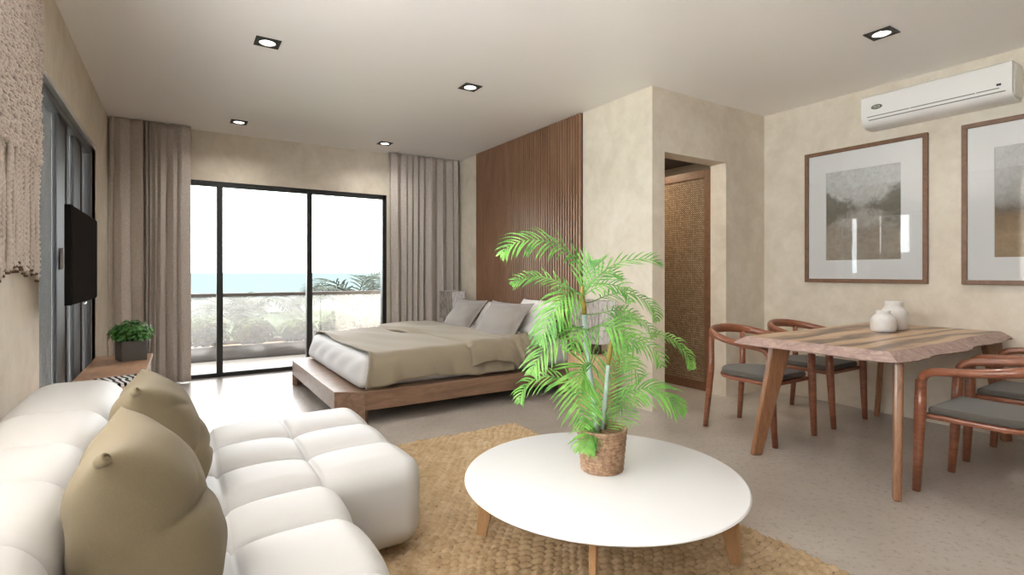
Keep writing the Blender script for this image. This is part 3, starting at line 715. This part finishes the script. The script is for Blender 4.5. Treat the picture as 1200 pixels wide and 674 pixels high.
# ------------------------------------------------------------------ dining chairs
def chair(label):
    t=thing('dining_chair',(0,0,0),label,'chair',0,'walnut armchairs around the dining table')
    # rail (U): local front = +y
    half=[(-.262,.262,.600),(-.266,.250,.632),(-.270,.225,.652),(-.276,.18,.661),(-.285,.10,.668),(-.290,.02,.678),(-.284,-.07,.692),(-.262,-.155,.708),(-.218,-.228,.722),(-.150,-.277,.732),(-.075,-.302,.737)]
    pts=half+[(0,-.308,.738)]+[(-x,y,z) for x,y,z in half[::-1]]
    rr=[(.0255,.0255),(.0255,.0245),(.0255,.023),(.027,.022),(.029,.022),(.030,.023),(.028,.025),(.025,.028),(.022,.031),(.020,.034),(.019,.035)]
    rr=rr+[(.019,.035)]+rr[::-1]
    m=MB(); m.tube(pts,rr,14,up=(0,0,1)); o=m.build('arm_and_back_rail',M['chairwood'],t,smooth=True)
    s=o.modifiers.new('s','SUBSURF'); s.levels=1; s.render_levels=1
    for sx in (-1,1):
        m=MB(); m.tube([(sx*.246,.290,0),(sx*.252,.279,.2),(sx*.258,.268,.45),(sx*.262,.262,.605)],[.019,.0235,.0275,.0255],14,up=(0,1,0)); m.build('leg',M['chairwood'],t,smooth=True)
        m=MB(); m.tube([(sx*.215,-.285,0),(sx*.205,-.262,.25),(sx*.198,-.245,.45),(sx*.196,-.243,.712)],[.018,.022,.023,.019],14,up=(0,1,0)); m.build('leg',M['chairwood'],t,smooth=True)
    def dshape(w,f,bk,n=14,e=0):
        P=[(-w-e,f+e),(w+e,f+e),(w+e,-.02)]
        for i in range(1,n): a=math.pi*i/n/1.0; P.append(((w+e)*math.cos(a),-.02-(bk+e)*math.sin(a)))
        P.append((-w-e,-.02)); return P[::-1] if False else P
    def fix(P): return P[::-1]
    m=MB(); P=fix(dshape(.232,.262,.235)); m.prism(P,.395,.423); m.build('seat_frame',M['chairwood'],t,bevel=.010,seg=3)
    m=MB(); P=fix(dshape(.225,.248,.225)); Pm=fix(dshape(.222,.246,.222)); m.prism(P,.4235,.462,poly2=Pm); m.build('seat_cushion',M['seat'],t,bevel=.014,seg=4)
    return t
c1=chair('walnut armchair standing beside the doorway, at the far side of the dining table')
c1.location=(3.62,2.285,0); c1.rotation_euler=(0,0,math.pi)
dup(c1,(4.40,2.29,0),math.pi,'walnut armchair behind the dining table, close to the picture wall')
dup(c1,(3.60,.905,0),0,'walnut armchair on the near side of the table, in front of another')
dup(c1,(4.39,.925,0),0,'walnut armchair on the near side of the table, closest to the picture wall')

# ------------------------------------------------------------------ bed
bed=thing('bed',(2.2,4.95,0),'low walnut platform bed with white mattress against the slatted wall','bed')
bo=(-2.2,-4.95)
def bp(poly): return [(x+bo[0],y+bo[1]) for x,y in poly]
BX0,BX1,BY0,BY1=1.005,3.318,3.968,5.955
poly=[(BX0+.20,BY0),(BX1,BY0),(BX1,BY1),(BX0+.20,BY1),(BX0,BY1-.125),(BX0,BY0+.12)]
m=MB(); m.prism(bp(poly),.115,.262); m.build('platform',M['plinth'],bed,bevel=.003)
for pl in ([(BX0+.20,BY0),(BX0+.24,BY0+.06),(BX0+.05,BY0+.17),(BX0+.075,BY0+.078)],[(BX0+.20,BY1),(BX0,BY1-.125),(BX0+.04,BY1-.17),(BX0+.24,BY1-.06)],[(BX1-.2,BY0+.01),(BX1-.02,BY0+.01),(BX1-.02,BY0+.08),(BX1-.2,BY0+.08)],[(BX1-.2,BY1-.08),(BX1-.02,BY1-.08),(BX1-.02,BY1-.01),(BX1-.2,BY1-.01)]):
    m=MB(); q=bp(pl)
    ar=sum(q[i][0]*q[(i+1)%4][1]-q[(i+1)%4][0]*q[i][1] for i in range(4))
    if ar<0: q=q[::-1]
    m.prism(q,0,.115); m.build('leg',M['plinth'],bed)
def mat_extra(Q,N):
    Q=Q.copy(); w=.006*np.sin(Q[...,1]*17+3*np.sin(Q[...,2]*14))*np.abs(N[...,0])+.005*np.sin(Q[...,0]*13+2*Q[...,2]*9)*np.abs(N[...,1])
    # the foot face leans back towards the top
    lean=np.clip((1.35-Q[...,0])/.2,0,1)*(Q[...,2]-.262)*.22
    Q[...,0]+=w*N[...,0]+lean; Q[...,1]+=w*N[...,1]; return Q
mm=rbox((1.16,4.045,.263),(3.30,5.89,.515),.07,res=.03,extra=mat_extra,bulge=.006)
o=finish_puffy(mm,'mattress',M['sheet'],bed); o.location=(bo[0],bo[1],0)

duv=thing('duvet',(1.9,4.95,.5),'taupe duvet spread over the bed with its top end folded back','duvet')
def drape(x0,x1,nx,off,znear,zfar,wr,seed,edge=0.0,skirt=None):
    r=np.random.RandomState(seed); ph=r.uniform(0,6.3,10)
    xs=np.linspace(x0,x1,nx); rows=[]
    for x in xs:
        zn=znear(x); YN,YF=4.035-off,5.90+off; zt=.517+off; rad=.06
        prof=[(YF+.012,zfar),(YF+.008,zt-.12),(YF,zt-rad)]
        for a in (30,60,90): prof.append((YF-rad+rad*math.cos(R(a)),zt-rad+rad*math.sin(R(a))))
        for y in np.linspace(YF-rad-.05,YN+rad+.05,44): prof.append((y,zt))
        for a in (90,60,30,0): prof.append((YN+rad-rad*math.cos(R(a)),zt-rad+rad*math.sin(R(a))))
        for k in range(1,9): q=k/8; prof.append((YN-.010*math.sin(q*2.2)-.004,(zt-rad)+(zn-(zt-rad))*q))
        rows.append(prof)
    A=np.zeros((nx,len(rows[0]),3))
    for i,x in enumerate(xs):
        for j,(y,z) in enumerate(rows[i]):
            top=1 if abs(z-(.517+off))<.002 else .0
            near=max(0,(4.30-y)/.3); 
            w=wr*(math.sin(5*x+3.2*y+ph[0]+1.4*math.sin(2.3*y))*.6+math.sin(11*x-4.3*y+ph[1]+math.sin(5*x))*.35+math.sin(19*x+8*y+ph[2])*.15)
            ee=0
            if edge: 
                ee=-edge*math.exp(-((x1-x)/.03))-4.2*edge*math.exp(-((x-x0)/.035)**2)
            if z<.50+off and y<4.3:
                dn=max(0,(.50+off)-z); A[i,j]=(x+.2*w,y-.004-abs(w)*.8-dn*(.10+.045*math.sin(x*21+2*math.sin(x*5)+seed)+.03*math.sin(x*43+seed)),z)
            else: A[i,j]=(x,y,z+w*.9+.004+wr*.6+ee)
    return A
def zn(x): # near-side hem: reaches the platform at the foot, rises towards the head
    t=(x-1.22)/(2.6-1.22); return .275+.045*math.exp(-((t-.35)/.22)**2)+.02*t+.004*math.sin(22*x)
m=MB(); A=drape(1.20,2.58,90,.006,zn,.34,.018,2)
lean=np.clip((1.32-A[...,0])/.12,0,1)
A[...,0]+=np.clip(A[...,2]-.262,0,1)*.22*lean
A[...,2]-=.05*np.clip((1.235-A[...,0])/.05,0,1)*(A[...,1]>4.05)
m.grid(A); o=finish_puffy(m,'duvet_cover',M['duvet'],duv); o.location=(-1.9,-4.95,-.5); so=o.modifiers.new('s','SOLIDIFY'); so.thickness=.012; so.offset=1
m=MB()
def zb(x): return .375+.03*math.sin((x-2.0)*9)
A=drape(1.98,2.64,60,.058,zb,.42,.018,9,edge=.010)
# crumpled end over the near edge
yy=np.clip((4.35-A[...,1])/.35,0,1); xx=np.clip((A[...,0]-2.25)/.3,0,1)
cr=yy*xx*(.020*np.sin(A[...,0]*52+A[...,2]*30)+.016*np.sin(A[...,1]*60-A[...,0]*25))
A[...,1]-=np.abs(cr); A[...,2]+=cr*.7
A[...,0]+= .20*(5.9-A[...,1])/1.9 -.06
m.grid(A); o=finish_puffy(m,'folded_end',M['duvet'],duv); o.location=(-1.9,-4.95,-.5); so=o.modifiers.new('s','SOLIDIFY'); so.thickness=.028; so.offset=-1

PG='pillows at the head of the bed'
pillow('bed_pillow','grey pillow with flanged edge leaning at the window side of the bed','pillow',M['pillow_grey'],(2.71,5.27,.690),(R(-38),0,R(-90)),(.60,.40,.16),11,PG,flange=.035)
pillow('bed_pillow','grey pillow with flanged edge leaning in front of the big white pillow','pillow',M['pillow_grey'],(2.68,4.40,.692),(R(-38),R(0),R(-86)),(.64,.42,.17),12,PG,flange=.035)
pillow('bed_pillow','big creased white pillow propped at the near side of the bed','pillow',M['pillow_white'],(2.98,4.28,.705),(R(-32),0,R(-91)),(.68,.46,.25),13,PG,wr=.016,pw=2.1)
pillow('bed_pillow','white pillow almost hidden behind the grey pillow at the window side','pillow',M['pillow_white'],(3.10,5.22,.635),(R(-32),0,R(-90)),(.66,.44,.20),14,PG,wr=.014)

# ------------------------------------------------------------------ nightstands and lamps
def nightstand(loc,label):
    t=thing('stump_nightstand',loc,label,'nightstand',0,'wooden stump nightstands')
    r=np.random.RandomState(3); n=11; m=MB(); V=[]
    ang=np.sort(np.linspace(0,2*np.pi,n,endpoint=False)+r.uniform(-.12,.12,n)); fac=r.uniform(.92,1.04,n)
    for z,q in ((0,.78),(.03,.80),(.22,.93),(.38,1.0),(.455,1.0),(.465,.98)):
        for k in range(n): V.append((.232*q*fac[k]*math.cos(ang[k]),.232*q*fac[k]*math.sin(ang[k]),z))
    F=[tuple(range(n))[::-1],tuple(range(5*n,6*n))]+[(l*n+i,l*n+(i+1)%n,(l+1)*n+(i+1)%n,(l+1)*n+i) for l in range(5) for i in range(n)]
    m.add(V,F); m.build('trunk_block',M['stump'],t,bevel=.004); return t
ns=nightstand((3.115,3.52,0),'faceted pale wood stump nightstand behind the potted palm')
dup(ns,(3.08,6.30,0),R(40),'faceted pale wood stump nightstand between bed and curtain')
def shade_mat(name,lo,hi):
    m,nt,b,out=newmat(name); v=coords(nt,(1,1,.4)); f=noise(nt,v,38,6,.7,.5)
    c=ramp(nt,f,[(.38,lo),(.55,hi)]); nt.links.new(c,b.inputs['Base Color']); b.inputs['Roughness'].default_value=.8
    bump(nt,b,f,.5,.004); return m
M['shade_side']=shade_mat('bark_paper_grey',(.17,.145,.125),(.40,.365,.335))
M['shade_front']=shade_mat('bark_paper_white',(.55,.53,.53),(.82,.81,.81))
def lamp(loc,label):
    t=thing('table_lamp',loc,label,'lamp',0,'box shaded lamps beside the bed')
    w,d,h=.097,.19,.365; z0=.10
    m=MB(); m.box((-.06,-.09,0),(.06,.09,.02)); m.box((-.045,-.07,.02),(.045,.07,.085)); m.build('base',M['dark_wood'],t,bevel=.004)
    m=MB(); m.tube([(0,0,.085),(0,0,z0+.12)],.008,10); m.build('pole',M['black'],t)
    m=MB(); e=.004
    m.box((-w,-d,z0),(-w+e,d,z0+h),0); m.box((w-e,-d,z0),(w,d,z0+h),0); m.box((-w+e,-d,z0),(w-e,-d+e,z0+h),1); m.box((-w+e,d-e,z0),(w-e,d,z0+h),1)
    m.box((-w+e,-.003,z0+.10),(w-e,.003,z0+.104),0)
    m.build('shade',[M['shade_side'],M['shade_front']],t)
    return t
l1=lamp((3.085,3.50,.466),'table lamp with textured box shade on the stump behind the palm')
dup(l1,(3.085,6.30,.466),0,'table lamp with textured box shade beyond the bed near the curtain')

# ------------------------------------------------------------------ television
tv=thing('television',(-.45,3.895,1.265),'flat black television mounted in front of the side window','television')
m=MB(); m.box((-.030,-.49,-.255),(-.002,.49,.255)); m.build('body',M['tv'],tv,bevel=.004)
m=MB(); m.box((-.002,-.482,-.245),(.0005,.482,.247)); m.build('screen',M['screen'],tv)
m=MB(); m.box((-.055,-.32,-.22),(-.030,.32,.10)); m.build('rear_housing',M['tv'],tv,bevel=.01)
m=MB(); m.tube([(-.01,.03+.045*math.cos(a),-.262-.010*math.sin(a)) for a in np.linspace(0.2,math.pi-.2,12)],.004,8); m.build('logo_bar',M['silver'],tv,smooth=True)
m=MB(); m.box((-.075,-.08,-.08),(-.055,.08,.08)); m.box((-.1895,.50,-.07),(-.172,.64,.07)); m.tube([(-.065,0,0),(-.08,.35,0),(-.172,.56,0)],.016,10); m.build('wall_bracket',M['white_plastic'],tv,bevel=.003)

# ------------------------------------------------------------------ console, planter, magazine
con=thing('console_table',(-.38,4.4,0),'low wooden console table against the side wall under the television','console table')
m=MB(); m.box((-.19,-1.1,.458),(.19,1.08,.48)); m.build('top',M['console'],con,bevel=.002)
m=MB(); m.box((.1905,-1.1,.458),(.196,1.08,.4805)); m.build('edge_strip',M['console_edge'],con)
m=MB(); m.box((-.19,-1.1,.20),(.17,1.06,.4575)); m.build('body',M['console_edge'],con,bevel=.003)
for y0,y1 in ((-1.08,-.38),(-.37,.33),(.34,1.04)): boxpart('drawer',(.1705,y0,.21),(.186,y1,.45),M['console_edge'],con,.002)
for y in (-.95,.95):
    for x in (-.15,.13): boxpart('leg',(x-.02,y-.02,0),(x+.02,y+.02,.1995),M['console'],con)
pp=thing('potted_plant',(-.318,5.17,.481),'small green bushy plant in a grey box planter on the wooden console','plant',R(16))
m=MB(); w,d,h=.083,.105,.155
m.box((-w,-d,0),(w,-d+.008,h)); m.box((-w,d-.008,0),(w,d,h)); m.box((-w,-d+.008,0),(-w+.008,d-.008,h)); m.box((w-.008,-d+.008,0),(w,d-.008,h)); m.box((-w+.008,-d+.008,0),(w-.008,d-.008,.01))
m.build('planter_box',M['planter_box'],pp,bevel=.0015)
m=MB(); m.box((-w+.0085,-d+.0085,.0105),(w-.0085,d-.0085,.138)); m.build('soil',M['soil'],pp)
def leafball(m,c,rad,n,size,seed,zmin=-.2):
    r=np.random.RandomState(seed)
    for i in range(n):
        while True:
            q=r.uniform(-1,1,3)
            if np.linalg.norm(q)<1 and q[2]>zmin: break
        p=Vector(c)+Vector(q*np.array(rad)*(.75+.25*r.rand())); a=r.uniform(0,6.28); s=size*r.uniform(.6,1.25)
        N=(Vector(q)+Vector((0,0,.6))+Vector(r.uniform(-.6,.6,3))).normalized(); T=N.cross(Vector((math.cos(a),math.sin(a),.3))).normalized(); B=N.cross(T)
        V=[p-T*s*.5,p-T*s*.15+B*s*.32+N*s*.06,p+T*s*.28+B*s*.26+N*s*.04,p+T*s*.55-N*s*.1,p+T*s*.28-B*s*.26+N*s*.04,p-T*s*.15-B*s*.32+N*s*.06]
        m.add(V,[(0,1,2,3),(0,3,4,5)])
m=MB(); leafball(m,(0,0,.205),(.165,.165,.115),620,.040,4,-.45)
for a in range(16): 
    q=random.uniform(-.13,.13); m.tube([(random.uniform(-.03,.03),q*.5,.13),(random.uniform(-.07,.07),q*.8,.24)],.0015,5)
m.build('foliage',M['small_leaf'],pp,smooth=True)
def mag_mat():
    m,nt,b,_=newmat('magazine_cover'); v=coords(nt,(1,1,1)); w=nt.nodes.new('ShaderNodeTexWave'); w.inputs['Scale'].default_value=9; w.inputs['Distortion'].default_value=4
    nt.links.new(v,w.inputs[0]); nt.links.new(ramp(nt,w.outputs['Fac'],[(.45,(.02,.02,.02)),(.55,(.85,.85,.86))]),b.inputs['Base Color']); b.inputs['Roughness'].default_value=.25; return m
m=MB(); m.box((-.12,-.16,0),(.12,.16,.012)); m.box((-.11,-.15,.0125),(.115,.14,.022)); o=m.build('magazine',mag_mat(),bevel=.001); o.location=(-.31,4.10,.481); o.rotation_euler=(0,0,.25)
tag(o,'black and white magazine lying on the console between plant and sofa','magazine')

# ------------------------------------------------------------------ macrame hanging
mc=thing('macrame_hanging',(XL,2.85,1.9),'thick beige knotted macrame wall hanging with long braided fringe','wall hanging')
def macrame():
    m=MB(); r=np.random.RandomState(8)
    y0,y1=-.385,.515; z0,z1=-.20,.80
    A=np.zeros((30,30,3))
    ys=np.linspace(y0,y1,30); zs=np.linspace(z0,z1,30)
    for i in range(30):
        for j in range(30): A[i,j]=(.012,ys[i],zs[j])
    m.grid(A)
    dy=.024; dz=.030; rows=int((z1-z0)/dz); cols=int((y1-y0)/dy)
    for b in range(rows):
        for a in range(cols+1):
            y=y0+a*dy+(b%2)*dy/2+r.uniform(-.003,.003); z=z0+b*dz+r.uniform(-.004,.004)
            ang=r.uniform(.3,.9)*(1 if (a+b)%2 else -1); L=.021
            x=.026+r.uniform(-.004,.008)
            dv=Vector((0,math.sin(ang),math.cos(ang)))*L
            p=Vector((x,y,z)); m.tube([p-dv,p-dv*.4+Vector((.009,0,0)),p+dv*.4+Vector((.009,0,0)),p+dv],[.005,.0095,.0095,.005],6,up=(1,0,0))
            if r.rand()<.6:
                dv2=Vector((0,-dv.y,dv.z))*.8; q=p+Vector((.006,0,.008)); m.tube([q-dv2,q+Vector((.010,0,0)),q+dv2],[.004,.007,.004],6,up=(1,0,0))
    m.build('knotted_panel',M['rope'],mc,smooth=True)
    m=MB()
    k=0
    for y in np.arange(y0,y1+.005,.0225):
        zb=-.715+r.uniform(-.025,.025)+.02*math.sin(y*9); zt=z0+.05+r.uniform(-.05,.06); x=.026+r.uniform(-.010,.012); ph=r.uniform(0,6)
        pts=[];rad=[]
        n=64
        for i in range(n+1):
            q=i/n; z=zt+(zb-zt)*q
            pts.append((x+.003*math.sin(q*9+ph)+.0028*math.sin(q*150+ph),y+.006*math.sin(q*4+ph)+.003*math.cos(q*150),z)); rad.append(.0078+.0022*math.sin(q*150*1.0+1.2))
        m.tube(pts,rad,7,up=(1,0,0)); k+=1
        t=MB(); t.lathe([(.003,-.007),(.0075,-.006),(.0085,0),(.007,.004),(.003,.005)],8,c=(x,y+.006*math.sin(4+ph),zb-.006)); t.build('fringe_tip',M['rope_tip'],mc,smooth=True)
    m.build('braided_fringe',M['rope'],mc,smooth=True)
    m=MB(); m.tube([(.03,y0-.05,.84),(.03,y1+.004,.84)],.014,12,up=(1,0,0)); m.build('hanging_rod',M['rope_tip'],mc,smooth=True)
macrame()

# ------------------------------------------------------------------ outside: balcony, garden, land and sea
struct(boxpart('balcony_floor',(-2.5,YW+.2,-.2),(6,8.16,-.02),M['balcony'],bevel=0))
struct(boxpart('balcony_roof',(-2.5,YW+.2,2.36),(6,7.9,2.5),M['soffit'],bevel=0))
struct(boxpart('added_shading_roof',(-2.7,-8,2.62),(-.80,4.3,2.75),M['soffit'],bevel=0))  # added out of view to keep sky and sun off the sofa
gr=thing('glass_railing',(1.3,8.10,-.02),'frosted glass balcony railing with thin brown handrail','railing')
m=MB(); m.box((-3.2,-.025,.862),(4.2,.025,.912)); m.build('handrail',M['rail'],gr,bevel=.004)
for i in range(4):
    m=MB(); m.box((-3.2+i*1.85,-.005,.02),(-3.2+(i+1)*1.85-.012,.005,.861)); m.build('glass_panel',M['milky'],gr)
m=MB(); m.box((-3.2,-.03,0),(4.2,.03,.02)); m.build('base_channel',M['rail'],gr)
pl=thing('garden_planter',(1.3,8.55,-.7),'long brown planter box standing beyond the balcony railing','planter')
m=MB(); m.box((-3.2,-.35,0),(4.2,-.31,.86)); m.box((-3.2,.31,0),(4.2,.35,.86)); m.box((-3.2,-.31,0),(-3.16,.31,.86)); m.box((4.16,-.31,0),(4.2,.31,.86)); m.build('box',M['out_planter'],pl,bevel=.006)
m=MB(); m.box((-3.155,-.305,.02),(4.155,.305,.80)); m.build('soil',M['soil'],pl)
SH=[(-.30,.30,.42,'pale broad shrub behind the glass at the curtain side'),(.32,.36,.50,'pale shrub behind the first door mullion'),(.95,.34,.42,'shrub in the planter between the two door mullions'),(1.55,.34,.40,'low shrub behind the second door mullion'),(2.15,.36,.48,'shrub seen just past the second mullion above the bed foot'),(2.75,.32,.42,'shrub growing right below the big garden palm'),(3.35,.35,.46,'shrub at the bed side end of the planter')]
for i,(x,w,h,l) in enumerate(SH):
    t=thing('garden_shrub',(x,8.55,.10),l,'shrub',0,'shrubs in the balcony planter')
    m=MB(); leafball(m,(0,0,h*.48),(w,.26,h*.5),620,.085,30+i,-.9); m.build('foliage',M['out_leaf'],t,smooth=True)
    m=MB()
    for k in range(7): a=k*.9; m.tube([(.02*math.cos(a),.02*math.sin(a),-.0),(w*.5*math.cos(a),.15*math.sin(a),h*.6)],.006,6)
    m.build('stem',M['out_planter'],t)
def outpalm(x,y,z,s,n,label,seed):
    t=thing('garden_palm',(x,y,z),label,'palm',0,'palms beyond the balcony railing')
    r=np.random.RandomState(seed)
    m=MB(); m.tube([(0,0,-.0),(0,0,.25*s)],[.05*s,.035*s],10); m.build('trunk',M['out_planter'],t,smooth=True)
    for k in range(n):
        a=2*math.pi*k/n+r.uniform(-.25,.25); up=r.uniform(.5,1.25); c,s2=math.cos(a),math.sin(a); Ls=s*r.uniform(.8,1.1)
        pts=[(0,0,.2*s),(c*.2*Ls,s2*.2*Ls,.2*s+.34*Ls*up),(c*.48*Ls,s2*.48*Ls,.2*s+.50*Ls*up),(c*.78*Ls,s2*.78*Ls,.2*s+.44*Ls*up),(c*1.0*Ls,s2*1.0*Ls,.2*s+.22*Ls*up)]
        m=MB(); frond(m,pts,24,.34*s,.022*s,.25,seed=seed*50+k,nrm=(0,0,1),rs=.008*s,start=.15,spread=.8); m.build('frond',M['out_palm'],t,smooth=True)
outpalm(2.78,9.75,.12,1.32,14,'pale feathery palm standing beyond the railing behind the bed',3)
outpalm(.88,9.7,.0,1.12,13,'pale palm standing beyond the railing between the two door mullions',5)
def ground(name,x0,x1,y0,y1,z,mat):
    m=MB(); m.add([(x0,y0,z),(x1,y0,z),(x1,y1,z),(x0,y1,z)],[(0,1,2,3)]); return struct(m.build(name,mat))
def diffuse_only(m):
    nt=m.node_tree; b=[n for n in nt.nodes if n.type=='BSDF_PRINCIPLED'][0]; d=nt.nodes.new('ShaderNodeBsdfDiffuse')
    d.inputs[0].default_value=b.inputs['Base Color'].default_value
    for l in list(nt.links):
        if l.to_node==b and l.to_socket.name=='Base Color': nt.links.new(l.from_socket,d.inputs[0])
        if l.from_node==b: nt.links.new(d.outputs[0],l.to_socket)
    return m
def town_mat():
    m,nt,b,_=newmat('distant_land'); v=coords(nt); f=noise(nt,v,.035,8,.7); g=noise(nt,v,.16,4,.7)
    c=ramp(nt,f,[(.35,(.020,.024,.022)),(.6,(.036,.038,.037))]); c=mixc(nt,ramp(nt,g,[(.55,(0,)*3),(.62,(1,)*3)]),c,(.065,.065,.068))
    nt.links.new(c,b.inputs['Base Color']); return diffuse_only(m)
ground('land_terrain',-900,1500,60,620,-20,town_mat())
ground('sea_surface',-20000,20000,620,30000,-20.2,diffuse_only(flat('turquoise_sea',(.042,.055,.056))))
ground('garden_terrain',-60,40,9.3,60,-3.0,diffuse_only(flat('garden_green',(.022,.028,.018),.9,nscale=2,namp=.4)))
ground('lawn_terrain',-40,-.95,6.8,30,-.10,flat('lawn_green',(.10,.17,.04),.9,nscale=9,namp=.3))
ground('added_bounce_ground',-14,-.80,-12,6.8,-.06,flat('bounce_ground_pale',(.66,.65,.64),.8,nscale=2,namp=.08))  # pale ground added to bounce sunlight up to the ceiling

# ------------------------------------------------------------------ light
w=bpy.data.worlds.new('sky'); scn.world=w; w.use_nodes=True; nt=w.node_tree; nt.nodes.clear()
out=nt.nodes.new('ShaderNodeOutputWorld'); bg=nt.nodes.new('ShaderNodeBackground'); nt.links.new(bg.outputs[0],out.inputs[0])
tc=nt.nodes.new('ShaderNodeTexCoord'); sp_=nt.nodes.new('ShaderNodeSeparateXYZ'); nt.links.new(tc.outputs['Generated'],sp_.inputs[0])
r=nt.nodes.new('ShaderNodeValToRGB'); e=r.color_ramp.elements; e[0].position=0; e[0].color=(.80,.95,1,1); e[1].position=.35; e[1].color=(1,1,1,1); e.new(.06).color=(.93,.98,1,1)
nt.links.new(sp_.outputs['Z'],r.inputs[0]); nt.links.new(r.outputs[0],bg.inputs[0]); bg.inputs[1].default_value=5.0
def portal(name,loc,rot,sx,sy):
    l=bpy.data.lights.new(name,'AREA'); l.shape='RECTANGLE'; l.size=sx; l.size_y=sy; l.cycles.is_portal=True
    o=bpy.data.objects.new(name,l); COL.objects.link(o); o.location=loc; o.rotation_euler=rot; return o
portal('window_portal_far',((FX0+FX1)/2,YW+.19,1.1),(R(-90),0,0),2.9,2.2)
portal('window_portal_side',(-.79,(W0+W1)/2,1.12),(0,R(-90),0),2.23,W1-W0)
portal('added_opening_portal',(-.79,.875,1.775),(0,R(-90),0),1.65,3.15)  # light guide for the added opening beside the sofa
sl=bpy.data.lights.new('sun','SUN'); sl.energy=22; sl.angle=R(5); sl.color=(1,.98,.96)
so=bpy.data.objects.new('sun',sl); COL.objects.link(so)
so.rotation_euler=Vector((.50,-.62,-.60)).to_track_quat('-Z','Y').to_euler()
for i,(x,y) in enumerate(((.515,3.905),(2.087,3.918),(.536,6.131),(2.121,6.186),(3.896,1.579))):  # spots added at the downlights to brighten the room
    l=bpy.data.lights.new('added_downlight_spot','SPOT'); l.energy=24; l.spot_size=R(150); l.spot_blend=1; l.shadow_soft_size=.05; l.color=(1,.95,.88)
    o=bpy.data.objects.new('added_downlight_spot',l); COL.objects.link(o); o.location=(x,y,H-.012)
# added warm light in the corridor, no fixture modelled
cl=bpy.data.lights.new('added_corridor_light','AREA'); cl.size=.12; cl.energy=6; cl.color=(1,.80,.58)
co=bpy.data.objects.new('added_corridor_light',cl); COL.objects.link(co); co.location=(3.95,4.1,2.40)

# ------------------------------------------------------------------ camera and view
cam=bpy.data.cameras.new('camera'); cam.sensor_width=36; cam.lens=36*611.35/1200; cam.shift_y=-(337-319.4)/1200; cam.clip_end=40000; cam.clip_start=.02
c=bpy.data.objects.new('camera',cam); COL.objects.link(c); c.location=(0,0,1.1766); c.rotation_euler=(R(90),0,-.5694); scn.camera=c
vs=scn.view_settings; vs.view_transform='Standard'; vs.look='None'; vs.gamma=1; vs.use_curve_mapping=False; vs.exposure=1.15
cy=scn.cycles; cy.use_denoising=True; cy.max_bounces=14; cy.diffuse_bounces=10; cy.transparent_max_bounces=16; cy.caustics_reflective=False; cy.caustics_refractive=False; cy.sample_clamp_indirect=8
